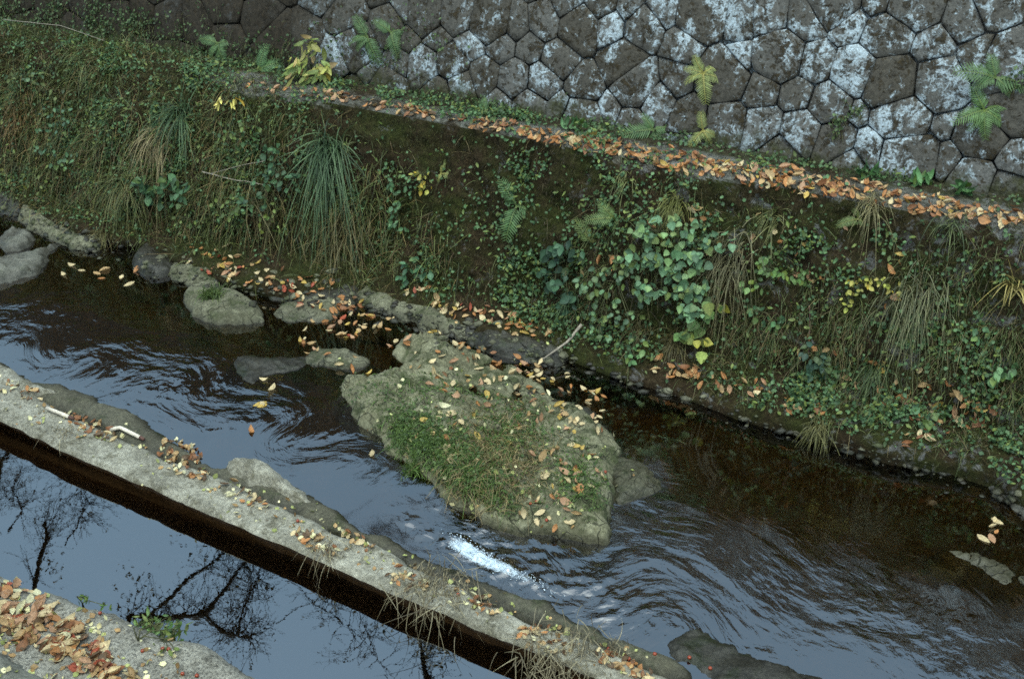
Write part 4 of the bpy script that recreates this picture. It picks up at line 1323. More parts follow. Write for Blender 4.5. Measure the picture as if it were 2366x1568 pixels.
plant("creeper", "olive leaf tangle at the left end of the bank above the dark slab", "plant", (90, 400), [(70, 380, 55, 40, 22), (120, 420, 40, 25, 12)], SH_OVAL, [(0.07, 0.09, 0.03), (0.05, 0.08, 0.03)], (0.025, 0.05), (0.03, 0.12), PLG, seed=42)
plant("creeper", "yellow green seedlings on the ledge edge between shrub and grass", "plant", (470, 150), [(470, 140, 50, 14, 16), (530, 165, 30, 10, 8)], SH_OVAL, [(0.09, 0.12, 0.05)], (0.025, 0.045), (0.02, 0.08), PLG, seed=43)
plant("creeper", "small leafed creeper in the hollow between the two sedge tussocks", "plant", (580, 330), [(570, 320, 45, 25, 18), (610, 290, 30, 18, 10)], SH_OVAL, [(0.05, 0.095, 0.05), (0.08, 0.11, 0.04)], (0.028, 0.048), (0.03, 0.12), PLG, seed=44)
tuft("green and straw mixed tussock hanging above the long sloping boulder", 300, 430, 150, 0.34, 1.1, (0.04, 0.055, 0.025), (0.16, 0.16, 0.08), 0.005, 0.8, root=0.08)
tuft("reddish dry grass heap at the far left end of the bank", 60, 270, 170, 0.28, 0.8, (0.08, 0.045, 0.02), (0.20, 0.125, 0.06), 0.004, 1.0, root=0.10)
tuft("light green grass spray on the shady ledge at upper left", 180, 150, 150, 0.26, 0.7, (0.05, 0.07, 0.03), (0.16, 0.18, 0.09), 0.005, 0.9, root=0.09)
plant("shrub", "shrub with long yellow green pink tinged leaves on the upstream ledge", "shrub", (738, 190),
      [(740, 110, 28, 22, 12), (725, 145, 34, 18, 14), (745, 165, 42, 18, 18), (775, 160, 22, 20, 8), (705, 175, 16, 16, 7)], SH_LONG, [(0.26, 0.25, 0.10), (0.20, 0.23, 0.09), (0.31, 0.22, 0.13), (0.16, 0.21, 0.09)], (0.085, 0.125), (0.05, 0.20), seed=22)
plant("sprig", "sprig of creamy yellow leaves below the bare end of the ledge", "plant", (560, 235), [(550, 235, 22, 12, 9), (578, 232, 14, 8, 5)], SH_LONG, [(0.42, 0.36, 0.15)], (0.05, 0.075), (0.02, 0.07), PLG, seed=23)
for lab, x, y in (("leaf rosette among fallen leaves at the foot of the wall, farthest upstream", 2005, 400), ("large flat leaf rosette at the wall foot beside a yellow green leaf", 2130, 420), ("leaf rosette at the wall foot near the right edge", 2225, 440),
                  ("small green rosette tucked at the wall foot above the ledge's middle", 1330, 300)):
    plant("rosette_plant", lab, "plant", (x, y), [(x, y, 26, 12, 14)], SH_LONG, [(0.05, 0.11, 0.055), (0.06, 0.13, 0.07)], (0.07, 0.11), (0.01, 0.05), "leaf rosettes at the wall foot", tip=(0, -0.2, 0.2), face=(0, -0.3, 1.0), seed=int(x), stem=False)
plant("weed", "feathery green weed overhanging the pool from the near ledge", "weed", (318, 1478),
      [(380, 1435, 45, 28, 60), (400, 1465, 36, 30, 50), (345, 1430, 22, 20, 18), (430, 1445, 22, 28, 20)], SH_LONG, [(0.05, 0.10, 0.045), (0.08, 0.14, 0.06), (0.10, 0.13, 0.05)], (0.028, 0.055), (0.01, 0.09), seed=30)
plant("weed", "tiny weed sprouting on the near ledge rim, upstream of the feathery weed", "weed", (190, 1392), [(200, 1380, 18, 12, 12), (250, 1395, 14, 9, 7)], SH_LONG, [(0.06, 0.11, 0.04)], (0.02, 0.035), (0.0, 0.03), seed=31)


def frond_mesh(L, n=13, wid=0.34, col=(0.06, 0.11, 0.05), arch=0.5, seed=0):
    r_ = np.random.default_rng(seed)
    Vs, Fs, Cs, off = [], [], [], 0
    sh, sf = leaf_shape(4, 0.17, 0.6, 0.1, -0.2)
    t = np.linspace(0.10, 0.98, n)
    pos = lambda q: np.stack([q * L, 0 * q, L * arch * (0.55 * q - q * q)], -1)
    p = pos(t)
    tg = unit(np.gradient(p, axis=0))
    for i in range(n):
        w = L * wid * math.sin(math.pi * (0.18 + 0.82 * (1 - t[i])) ** 0.9 * 0.62) * r_.uniform(0.9, 1.1)
        for s_ in (1, -1):
            T = np.array([0.45, s_, -0.25]) * 1.0 + tg[i] * 0.2
            M = frame_mats(p[i][None], np.array([[-tg[i][2], 0, tg[i][0]]]) + r_.normal(0, .12, (1, 3)), T[None])[0]
            Vs.append((M @ (sh * w).T).T + p[i])
            Fs.append(sf + off)
            Cs.append(np.array(col)[None] * r_.uniform(0.75, 1.2) * np.ones((len(sh), 1)))
            off += len(sh)
    q = np.linspace(0, 1, 8)
    c = pos(q)
    hw_ = (0.006 * (1 - q) + 0.0015) * np.array(1.0)
    rv = np.stack([c + np.column_stack([0 * q, hw_, 0 * q]), c - np.column_stack([0 * q, hw_, 0 * q])], 1).reshape(-1, 3)
    i = np.arange(16).reshape(8, 2)
    Vs.append(rv)
    Fs.append(np.stack([i[:-1, 0], i[1:, 0], i[1:, 1], i[:-1, 1]], -1) + off)
    Cs.append(np.array(col)[None] * np.array([1.3, 1.0, 0.8]) * np.ones((16, 1)))
    return mesh_np("frond", np.vstack(Vs), np.vstack(Fs), M_FOL, np.vstack(Cs))


def fern(label, x, y, L, dirs, col, seed=0):
    """dirs: frond tips as frame directions (dx, dy), each a part"""
    h_ = hit(x, y)
    p0 = h_[0] + h_[1] * 0.01
    e = empty("fern", p0, label, "fern", "ferns on the wall and bank")
    r_ = np.random.default_rng(seed + int(x))
    L = L * 0.74
    ms = [frond_mesh(L * s_, col=tuple(np.array(col) * q), seed=int(x) + k_, arch=a_) for k_, (s_, q, a_) in enumerate(((1.0, 1.0, 0.5), (0.8, 1.15, 0.7)))]
    for k_, (dx, dy) in enumerate(dirs):
        nrm = math.hypot(dx, dy)
        T = RT * dx / nrm - UP * dy / nrm + OUT * 0.2
        N_ = OUT * 1.0 + np.array([0, 0, 0.6]) + r_.normal(0, 0.15, 3)
        M = frame_mats(p0[None], N_[None], T[None])[0]
        o_ = link("frond", ms[k_ % 2], e)
        o_.matrix_local = Matrix(np.vstack([np.column_stack([M * r_.uniform(0.65, 1.1), [0, 0, 0]]), [0, 0, 0, 1]]).tolist())


FG, FY, FYG = (0.055, 0.105, 0.050), (0.15, 0.175, 0.075), (0.10, 0.14, 0.06)
fern("yellow green three fronded fern growing from the wall face, above the ledge middle", 1625, 170, 0.25, [(-1, -.35), (1, -.5), (.1, .7), (-.8, .3), (.8, .2), (-.5, -1)], FY, 1)
fern("pale yellow fern at the wall foot with an orange leaf caught in it", 1625, 302, 0.20, [(-.6, .7), (.9, .3), (-.1, -1), (.6, .9)], (0.14, 0.16, 0.07), 2)
fern("green pair of fronds low on the wall, left of the pale yellow fern", 1510, 300, 0.27, [(-1, .1), (1, -.2), (.3, .8), (-.4, -.7)], FG, 3)
fern("upper fern on the wall near the right edge", 2300, 180, 0.30, [(-1, .4), (-.2, -1), (1, .2), (.9, .8), (-.8, -.2)], FG, 4)
fern("wide drooping fern on the wall, lower one near the right edge", 2275, 255, 0.30, [(-1, .3), (-.7, .8), (0, 1), (.8, .5), (1, -.3), (-.4, -.8)], (0.07, 0.13, 0.055), 5)
fern("bracken fern with two long fronds alone on the bare mid bank", 1195, 475, 0.33, [(-.5, -1), (1, .35), (-.2, .7)], (0.065, 0.125, 0.06), 6)
fern("short fern on the bank beneath the ledge leaves, downstream end", 1985, 505, 0.20, [(-1, .2), (.8, .5), (0, -1), (1, -.3)], FYG, 7)
fern("fern standing upright at the ledge, left of the yellow green shrub", 600, 165, 0.33, [(.3, -1), (1, -.4), (-.6, .3), (.9, .3)], (0.06, 0.12, 0.06), 8)
fern("fern hanging on dark wall stones right of the yellow green shrub", 850, 85, 0.28, [(-.5, -1), (-1, .2), (.4, .8), (-.7, .8)], FG, 9)
fern("hart's tongue like fern with broad fronds next to the hanging wall fern", 905, 75, 0.24, [(1, -.2), (.9, .5), (.3, .9), (-.6, -.5)], FG, 10)
fern("bright yellow green fern rising behind the creeper mound", 1370, 560, 0.30, [(-.1, -1), (-.5, -.7), (.5, -.7), (.9, -.2)], FYG, 11)
fern("feathery fern above the creeper mound, right of the mid bank bracken", 1420, 505, 0.26, [(-1, 0), (1, .4), (.5, .8), (-.5, -.6)], (0.09, 0.14, 0.06), 12)
fern("small fern on upstream ledge between grass and wall", 505, 100, 0.26, [(.4, 1), (-.5, .8), (.9, -.1), (-.9, -.3)], FG, 13)
fern("little yellow fern frond right of the cream leafed sprig on mid bank", 1020, 400, 0.16, [(.2, -1), (-.3, .9), (.9, .1)], FY, 14)
fern("small fern at mid slope above the creeper strand, downstream bank", 1120, 265, 0.18, [(-1, .1), (1, .2), (0, -1)], FG, 15)

# ------------------------------------------------------------------ twigs, branch, pipes
def stick(name, label, cat, pxs, r0, r1, mat=M_TWIG, lift=0.02, group=None):
    pts = []
    for x, y in pxs:
        pts.append(hit(x, y)[0] + np.array([0, -0.3, 1.0]) * lift)
    pts = np.array(pts)
    c = pts[0].copy()
    t = np.linspace(0, 1, len(pts))
    q = np.linspace(0, 1, max(5, len(pts) * 3))
    P_ = np.stack([np.interp(q, t, pts[:, a]) for a in range(3)], -1) - c
    P_ += 0.004 * fbm(P_ * 9 + c, 1, 2, 5)[:, None]
    o_ = link(name, tubes_mesh(name, [(P_, np.linspace(r0, r1, len(q)))], mat, 6))
    o_.location = Vector(c)
    return thing_props(o_, label, cat, group)


stick("driftwood_branch", "pale broken branch leaning from the undercut bank into the water", "branch", [(1345, 762), (1315, 800), (1280, 825), (1255, 842)], 0.012, 0.004, lift=0.05)
stick("twig", "long pale dead twig lying across brambles on the upstream bank", "twig", [(478, 428), (540, 443), (620, 458)], 0.005, 0.003, lift=0.12, group="dead twigs")
stick("twig", "thin pale twig crossing above the long dead twig", "twig", [(500, 432), (560, 415), (625, 402)], 0.003, 0.002, lift=0.12, group="dead twigs")
stick("twig", "slender bare stem arching along the ledge edge of the upstream grass", "twig", [(20, 70), (150, 85), (250, 120)], 0.003, 0.002, lift=0.10, group="dead twigs")
stick("twig", "reddish upright stem on the downstream bank between creeper and leaf pile", "twig", [(1868, 720), (1870, 780), (1866, 840)], 0.004, 0.003, M_RUST, 0.05, group="dead twigs")
stick("twig", "brown twig lying on the near ledge among leaf litter", "twig", [(100, 1452), (130, 1425)], 0.006, 0.004, M_BARK, 0.012, group="dead twigs")

pipe = empty("pipe_stub", hit(140, 962)[0], "straight white pipe stub with a rusty end, upper one on the weir", "pipe", "white pipe stubs on the weir")
a_, b_ = hit(110, 949)[0], hit(162, 970)[0]
up = np.array([0, 0, 0.022])
link("pipe", tubes_mesh("pipe", [(np.array([a_, b_]) + up - np.array(pipe.location), 0.012)], M_WHITE, 10), pipe)
dv = unit(b_ - a_)
link("rusty_end", tubes_mesh("rusty_end", [(np.array([b_ + dv * 0.001, b_ + dv * 0.035]) + up - np.array(pipe.location), np.array([0.013, 0.009]))], M_RUST, 8), pipe)
pipe = empty("pipe_stub", hit(290, 1005)[0], "bent white pipe stub with an elbow and rusty end, lower one on the weir", "pipe", "white pipe stubs on the weir")
a_, b_, c_ = hit(258, 1000)[0], hit(277, 993)[0], hit(325, 1017)[0]
link("pipe", tubes_mesh("pipe", [(np.array([a_, a_ * .45 + b_ * .55, b_ * 0.9 + a_ * .05 + c_ * .05, b_ * .85 + c_ * .15, c_]) + up - np.array(pipe.location), 0.012)], M_WHITE, 10), pipe)
dv = unit(c_ - b_)
link("rusty_end", tubes_mesh("rusty_end", [(np.array([c_ + dv * 0.001, c_ + dv * 0.035]) + up - np.array(pipe.location), np.array([0.013, 0.009]))], M_RUST, 8), pipe)
# ------------------------------------------------------------------ fallen leaves
LEAFCOL = {"orange": (0.31, 0.145, 0.075), "rust": (0.165, 0.070, 0.040), "tan": (0.32, 0.215, 0.145), "pale": (0.44, 0.355, 0.285), "yellow": (0.35, 0.245, 0.09), "brown": (0.09, 0.055, 0.04),
           "pink": (0.31, 0.18, 0.145), "red": (0.24, 0.055, 0.04), "cream": (0.46, 0.44, 0.39)}
LEAFWORD = {"orange": "orange", "rust": "rust brown", "tan": "tan", "pale": "pale peach", "yellow": "golden yellow", "brown": "dark brown", "pink": "pinkish", "red": "red", "cream": "creamy pale"}
POSE = {"flat": leaf_shape(7, 0.50, 0.85, 0.05, 0.15), "folded": leaf_shape(7, 0.48, 0.85, 0.45, 0.2), "curled": leaf_shape(7, 0.46, 0.9, 0.15, 1.1, 0, 0, 0.2), "twisted": leaf_shape(7, 0.52, 0.8, 0.1, -0.8, 0, 0, 0.55),
        "rolled": leaf_shape(7, 0.34, 0.9, 1.1, 0.9, 0.0, 0, 0.3), "ragged": leaf_shape(8, 0.55, 0.75, 0.2, 0.5, 0.22, 0, -0.3)}
FALL = {(p_, c_): leaf_mesh("fallen" + p_, POSE[p_], LEAFCOL[c_], 1.15, 0.22, 3) for p_ in POSE for c_ in LEAFCOL}
WARM = ["orange"] * 5 + ["tan"] * 4 + ["rust"] * 3 + ["pale"] * 2 + ["pink"] * 2 + ["yellow"]
ISLM = ["pale"] * 5 + ["tan"] * 3 + ["orange"] * 3 + ["yellow"] * 2 + ["pink"] * 2 + ["rust"] + ["cream"]
NEAR = ["pink"] * 4 + ["tan"] * 5 + ["pale"] * 4 + ["rust"] * 3 + ["orange"] * 2 + ["brown"] * 2 + ["red"] + ["cream"] * 2
MUD = ["orange"] * 3 + ["tan"] * 3 + ["red"] * 2 + ["yellow"] * 2 + ["pale"] * 3 + ["rust"] * 2 + ["pink"]
WEI = ["tan"] * 4 + ["pale"] * 3 + ["rust"] * 3 + ["brown"] * 3 + ["orange"] * 2 + ["cream"] * 2
# where the leaves lie: outline blobs (x, y, rx, ry, rot), how many of them one by one, how many in the mass, colours, size
ZONES = [
    ("the far ledge", [(1300, 325, 90, 16, 11), (1420, 345, 110, 18, 11), (1560, 375, 120, 22, 11), (1700, 400, 120, 24, 12), (1850, 425, 110, 24, 12), (2000, 448, 100, 26, 10), (2150, 478, 100, 24, 10), (2300, 500, 80, 22, 8), (2440, 520, 80, 24, 8), (2600, 545, 100, 26, 8)], 60, 620, WARM, (0.052, 0.082), 0.6),
    ("the upstream ledge", [(700, 215, 160, 12, 8), (900, 250, 120, 12, 11), (1050, 275, 130, 14, 12), (1180, 300, 90, 14, 12)], 0, 170, ["rust", "tan", "brown", "orange", "pink"], (0.05, 0.08), 0.4),
    ("the big boulder", [(1100, 900, 150, 40, 14), (1250, 960, 110, 50, 20), (1050, 1010, 130, 70, 20), (1300, 1080, 100, 60, 0), (1150, 870, 160, 30, 12), (1280, 1180, 90, 40, 0)], 55, 65, ISLM, (0.045, 0.08), 0.4),
    ("the back channel", [(1000, 790, 130, 30, 15), (1150, 840, 120, 30, 15), (1300, 880, 100, 35, 20), (1370, 920, 40, 50, 0), (1330, 970, 70, 35, 20), (840, 790, 180, 70, 10)], 38, 62, ISLM, (0.045, 0.08), 0.4),
    ("the muddy shelf", [(720, 680, 110, 40, 15), (560, 620, 140, 40, 15), (820, 740, 60, 50, 0), (1020, 700, 120, 25, 22), (1180, 745, 100, 25, 20)], 25, 160, MUD, (0.05, 0.085), 0.35),
    ("the lower bank", [(1560, 860, 70, 22, 20), (1640, 880, 70, 22, 20), (1740, 890, 60, 25, 20), (1850, 940, 60, 25, 20), (2140, 1010, 70, 50, 20), (2250, 960, 90, 60, 0), (1900, 800, 60, 20, 10), (1820, 810, 30, 16, 0), (2100, 900, 150, 60, 15)], 34, 105, WARM, (0.055, 0.09), 0.6),
    ("the bank face", [(1680, 590, 50, 10, 5), (1850, 640, 60, 10, 0), (2080, 690, 60, 30, 10), (1500, 510, 40, 20, 0), (1610, 500, 30, 20, 0), (1850, 560, 250, 60, 10), (1400, 620, 60, 40, 0)], 18, 26, WARM, (0.055, 0.09), 0.6),
    ("the weir", [(60, 905, 50, 20, 25), (210, 985, 70, 18, 25), (430, 1080, 70, 25, 25), (560, 1150, 60, 25, 25), (730, 1255, 60, 20, 25), (830, 1250, 40, 18, 25), (940, 1340, 50, 25, 25), (1250, 1480, 60, 30, 25), (1100, 1390, 60, 20, 25), (420, 1040, 60, 20, 25), (1450, 1540, 80, 22, 25)], 22, 340, WEI, (0.03, 0.065), 0.35),
    ("the near ledge", [(60, 1390, 70, 40, 20), (120, 1460, 80, 50, 20), (190, 1510, 70, 45, 20), (40, 1450, 50, 50, 0), (260, 1555, 60, 25, 20)], 36, 236, NEAR, (0.04, 0.095), 0.35),
    ("the stream", [(600, 900, 40, 40, 0), (170, 600, 60, 40, 0), (2290, 1230, 40, 40, 0), (600, 1000, 20, 20, 0), (300, 640, 80, 30, 0), (850, 1035, 25, 25, 0)], 12, 10, ISLM, (0.06, 0.095), 0.05),
]
MARKS = [("the yellow three fronded fern", 1625, 178), ("the pale yellow fern", 1625, 300), ("the paired green fronds", 1510, 300), ("the large flat rosette", 2130, 420), ("the upstream rosette", 2005, 400), ("the right hand rosette", 2225, 440), ("the yellow grass fan", 2340, 655),
         ("the yellow green shrub", 738, 160), ("the small wall foot rosette", 1330, 300), ("the island grass patch", 1010, 1010), ("the low pale slab", 1470, 1105), ("the wet dark slab", 1310, 960), ("the boulder's cracked back", 1150, 880), ("the boulder's rounded upstream end", 830, 915),
         ("the white water", 1090, 1270), ("the broken branch", 1290, 815), ("the pale stone kerb", 930, 690), ("the dark stone kerb", 1180, 790), ("the smooth low rock", 770, 828), ("the flat round boulder", 715, 712), ("the grass capped boulder", 490, 700),
         ("the broad grey boulder", 590, 635), ("the moss seamed boulder", 450, 625), ("the bank edge grass tuft", 1895, 985), ("the dusky bramble", 1900, 830), ("the pale bare boulder", 2340, 1110), ("the broad leaved sprig", 2150, 960), ("the tiny leaf mat", 2085, 925),
         ("the waterside sprig", 2310, 865), ("the hanging grass beard", 1690, 590), ("the bright creeper", 1800, 620), ("the big nettle", 1560, 560), ("the yellow creeper strand", 2000, 655), ("the grey grass beard", 2115, 700), ("the creeper mound", 1420, 660),
         ("the straight white pipe", 135, 960), ("the bent white pipe", 290, 1003), ("the raised concrete lump", 620, 1120), ("the mid span straw", 760, 1275), ("the largest straw clump", 1010, 1350), ("the lower straw clump", 1290, 1510), ("the lowest straw", 1420, 1520),
         ("the grey kerb stone", 20, 1530), ("the feathery weed", 385, 1445), ("the tiny rim weed", 200, 1380), ("the ledge twig", 115, 1440), ("the ledge's bare rim", 60, 1330), ("the trailing nettle tip", 1610, 770), ("the mid channel rock", 620, 845), ("the curved pale boulder", 50, 615)]


def drop(x, y, size, r_, tilt):
    h_ = hit(x, y)
    if h_ is None:
        return None
    p, n, tag = h_
    if tag in ('wall', 'pool'):
        return None
    nn = unit(n * (0.4 if tag == 'bank' and n[2] < 0.75 else 1.0) + np.array([0, -0.12, 0.6]) + r_.normal(0, tilt, 3))
    T = r_.normal(0, 1, 3)
    T = T - nn * (T @ nn)
    p = p + n * (0.004 + (0.0 if tag == 'water' else 0.35 * tilt * size * abs(r_.normal())))
    if tag == 'water':
        nn = unit(np.array([0, 0, 1.0]) + r_.normal(0, 0.06, 3))
    M = frame_mats(p[None], nn[None], T[None])[0]
    return p - M[:, 0] * size * 0.5, M, tag


r_ = np.random.default_rng(77)
mass = []
singles = []
for zi, (where, blobs_, n1, n2, cols_, size, tilt) in enumerate(ZONES):
    wts = np.array([b_[2] * b_[3] for b_ in blobs_], float)
    wts = wts ** 0.6 / (wts ** 0.6).sum()
    cnt = {c_: ([], [], [], []) for c_ in LEAFCOL}
    done = tries = 0
    spots = []
    while done < n1 + n2 and tries < (n1 + n2) * 4:
        tries += 1
        bx_, by_, rx, ry, rot = blobs_[r_.choice(len(blobs_), p=wts)]
        a, q = r_.uniform(0, 2 * np.pi), math.sqrt(r_.random())
        dx, dy = rx * q * math.cos(a), ry * q * math.sin(a)
        c, s = math.cos(math.radians(rot)), math.sin(math.radians(rot))
        x, y = bx_ + dx * c - dy * s, by_ + dx * s + dy * c
        sz = r_.uniform(*size) * (1.0 if done < n1 else r_.uniform(0.6, 1.0))
        got = drop(x, y, sz, r_, tilt)
        if got is None:
            continue
        p, M, tag = got
        if where in ("the far ledge", "the upstream ledge") and not (1.22 < p[2] < 1.5):
            continue
        col = cols_[r_.integers(len(cols_))]
        pose = tuple(POSE)[r_.integers(6)] if tag != 'water' else ("flat", "curled")[r_.integers(2)]
        if done < n1:
            if any((x - u) ** 2 + (y - v) ** 2 < 13 ** 2 for u, v in spots):
                continue
            spots.append((x, y))
            singles.append((p, M, sz, col, pose, where if tag != 'water' else "the water", x, y))
        else:
            for lst, v in zip(cnt[col], (p, M[:, 2], M[:, 0], sz)):
                lst.append(v)
        done += 1
    for c_, (P_, N_, T_, S_) in cnt.items():
        if P_:
            for pi, ps in enumerate(POSE):
                idx = slice(pi, None, 6)
                if len(P_[idx]):
                    mass.append(many_leaves(np.array(P_[idx]), np.array(N_[idx]), np.array(T_[idx]), np.array(S_[idx]), POSE[ps], LEAFCOL[c_], LEAFCOL[c_], zi * 31 + pi, 0.25, 1.15))
stuff("leaf_litter", mass)
same = {}
for p, M, sz, col, pose, where, x, y in singles:
    o = link("fallen_leaf", FALL[(pose, col)])
    o.matrix_world = Matrix.Translation(Vector(p)) @ Matrix(np.vstack([np.column_stack([M * sz, [0, 0, 0]]), [0, 0, 0, 1]]).tolist())
    ms = sorted(MARKS, key=lambda m_: (m_[1] - x) ** 2 + (m_[2] - y) ** 2)
    nm, mx_, my_ = ms[0]
    dx, dy = x - mx_, y - my_
    side = ("right of" if dx > 0 else "left of") if abs(dx) > abs(dy) else ("below" if dy > 0 else "above")
    dist = math.hypot(dx, dy)
    near = "close " if dist < 40 else "well " if dist > 110 else ""
    verb = "floating on" if where == "the water" else "on"
    big = "large " if sz > 0.088 else "small " if sz < 0.062 else ""
    lab = f"{big}{pose} {LEAFWORD[col]} leaf {verb} {where}, {near}{side} {nm}"
    if len(lab.split()) > 13:
        lab = f"{pose} {LEAFWORD[col]} leaf {verb} {where}, {side} {nm}"
    same.setdefault(lab, []).append((x, o))
for lab, lst in same.items():
    lst.sort(key=lambda q_: q_[0])
    for i_, (_, o) in enumerate(lst):
        words_ = [""] if len(lst) == 1 else ["left one", "right one"] if len(lst) == 2 else ["left one", "middle one", "right one"] if len(lst) == 3 else ["left one", "second from left", "second from right", "right one"]
        thing_props(o, lab + (", " + words_[min(i_, len(words_) - 1)] if len(lst) > 1 else ""), "leaf", "fallen leaves")
import bmesh
# crumbs: pale petals and bits of leaf on the weir and the boulder
bits = [[], [], []]
for _ in range(900):
    k_ = r_.integers(3)
    if k_ == 0:
        x = r_.uniform(-20, 1500)
        y = 920 + 0.415 * x + r_.normal(0, 26)
    elif k_ == 1:
        x, y = r_.normal(1180, 160), r_.normal(1030, 110)
    else:
        x, y = r_.uniform(0, 420), r_.uniform(1330, 1568)
    h_ = hit(x, y)
    if h_ is None or h_[2] in ('water', 'bank', 'wall', 'pool'):
        continue
    bits[0].append(h_[0] + h_[1] * 0.004)
    bits[1].append(h_[1] + r_.normal(0, 0.35, 3))
    bits[2].append(r_.normal(0, 1, 3))
q = len(bits[0]) // 3
cr = []
for i_, (c0, c1) in enumerate((((0.45, 0.40, 0.30), (0.62, 0.60, 0.50)), ((0.20, 0.12, 0.07), (0.36, 0.24, 0.15)), ((0.20, 0.23, 0.10), (0.40, 0.42, 0.24)))):
    sl = slice(i_ * q, (i_ + 1) * q)
    cr.append(many_leaves(np.array(bits[0][sl]), np.array(bits[1][sl]), np.array(bits[2][sl]), r_.uniform(0.012, 0.038, len(bits[0][sl])), SH_R, c0, c1, 300 + i_))
stuff("leaf_crumbs", cr)

# ------------------------------------------------------------------ gravel and broken stone along the water's edge
gr = np.random.default_rng(401)
lib = []
for k_ in range(6):
    bmg = bmesh.new()
    bmesh.ops.create_icosphere(bmg, subdivisions=1, radius=1.0)
    gv_ = np.array([v.co[:] for v in bmg.verts])
    gf_ = np.array([[v.index for v in f.verts] for f in bmg.faces])
    bmg.free()
    lib.append((gv_ * gr.uniform(0.6, 1.25, (len(gv_), 1)) * np.array([1.3, 0.9, 0.5]), gf_))
for mat_, nm, n_, seed_ in ((M_ROCK, "gravel", 420, 1), (M_ROCKW, "wet_gravel", 420, 2)):
    Vs, Fs, off = [], [], 0
    for _ in range(n_):
        if gr.random() < 0.75:
            x = gr.uniform(-20, 1330)
            y = np.interp(x, [-20, 200, 330, 540, 840, 1000, 1330], [470, 560, 590, 655, 690, 745, 830]) + gr.normal(4, 20)
        else:
            x = gr.uniform(1330, 2366)
            y = np.interp(x, [1330, 1700, 2050, 2366], [850, 965, 1065, 1170]) + gr.normal(-6, 10)
        h_ = hit(x, y)
        if h_ is None or h_[2] == 'water' and gr.random() < 0.6:
            continue
        sz = 0.008 + 0.035 * gr.random() ** 3
        v_, f_ = lib[gr.integers(6)]
        a_ = gr.uniform(0, 6.28)
        R_ = np.array([[math.cos(a_), -math.sin(a_), 0], [math.sin(a_), math.cos(a_), 0], [0, 0, 1]])
        Vs.append((R_ @ (v_ * sz).T).T + h_[0] - np.array([0, 0, 0.1 * sz]))
        Fs.append(f_ + off)
        off += len(v_)
    link(nm, mesh_np(nm, np.vstack(Vs), np.vstack(Fs), mat_, smooth=False), kind="stuff")

# ------------------------------------------------------------------ berries
import bmesh
bm = bmesh.new()
bmesh.ops.create_icosphere(bm, subdivisions=2, radius=0.0095)
for v in bm.verts:
    v.co.z *= 0.92
    if v.co.z > 0.0075:
        v.co.z -= 0.0025
bme = bpy.data.meshes.new("berry")
bm.to_mesh(bme)
bm.free()
bme.polygons.foreach_set("use_smooth", np.ones(len(bme.polygons), bool))
bme.materials.append(M_BERRY)
for lab, x, y in (("beside a pale leaf on the near ledge, upper one of the scatter", 232, 1418), ("on the near ledge rim side, left of a close pair", 330, 1505), ("left berry of a close pair on the near ledge", 376, 1500),
                  ("right berry of a close pair on the near ledge", 390, 1501), ("lowest on the near ledge by the lower frame edge", 422, 1558), ("under a cream leaf on the near ledge, amid litter", 208, 1495), ("at the bottom of the near ledge litter", 455, 1562),
                  ("on the boulder, front one below the mossy patch", 1262, 1203), ("on the boulder's grass above a pale leaf", 1225, 1165), ("on the boulder beside golden leaves, mid right", 1295, 1065), ("on the boulder's moss, high on its right half", 1398, 1092),
                  ("on the boulder's wet front, beside a twig", 1238, 1160), ("on the weir near a dry leaf pile, mid span", 688, 1205), ("on the weir within the largest straw clump", 1058, 1375), ("on the weir under the lower straw clump", 1320, 1490),
                  ("upper berry of the last pair on the weir", 1405, 1500), ("lower berry of the last pair on the weir", 1452, 1523), ("on the wet apron left of the mossy hump", 1512, 1512), ("on the mossy rock hump against the weir", 1592, 1520), ("on the hump's flank near the lower frame edge", 1640, 1545)):
    h_ = hit(x, y)
    o = link("berry", bme)
    o.location = Vector(h_[0] + np.array([0, 0, 0.008]))
    thing_props(o, "small red berry " + lab, "berry", "fallen red berries")

# ------------------------------------------------------------------ foam at the fall
fp = []
fr = np.random.default_rng(91)
fpx = []
for (x, y, rx, ry, rot, n) in ((1072, 1262, 42, 16, 28, 420), (1120, 1285, 48, 16, 30, 330), (1175, 1312, 45, 12, 30, 160), (1235, 1338, 45, 8, 32, 70)):
    q = fr.normal(0, 0.55, (n, 2))
    c, s = math.cos(math.radians(rot)), math.sin(math.radians(rot))
    fpx.append(np.column_stack([x + q[:, 0] * rx * c - q[:, 1] * ry * s, y + q[:, 0] * rx * s + q[:, 1] * ry * c]))
fpx = np.vstack(fpx)
P = at_z(fpx, 0.02)
P[:, 2] = water_level(P[:, 0], P[:, 1]) + np.abs(fr.normal(0.006, 0.012, len(P)))
ov = np.array([[1, 0, 0], [-1, 0, 0], [0, 1, 0], [0, -1, 0], [0, 0, 1], [0, 0, -1]], float)
of = np.array([[0, 2, 4], [2, 1, 4], [1, 3, 4], [3, 0, 4], [2, 0, 5], [1, 2, 5], [3, 1, 5], [0, 3, 5]])
S = fr.uniform(0.0012, 0.0042, len(P))
st_ = np.array([1.6, 0.9, 0.7])
V = P[:, None] + ov[None] * st_ * S[:, None, None]
F = (np.arange(len(P))[:, None, None] * 6 + of[None]).reshape(-1, 3)
M_FOAM = mat_plain("white_foam", (0.55, 0.62, 0.70), 0.6, 0.1)
link("foam", mesh_np("foam", V.reshape(-1, 3), F, M_FOAM), kind="stuff")

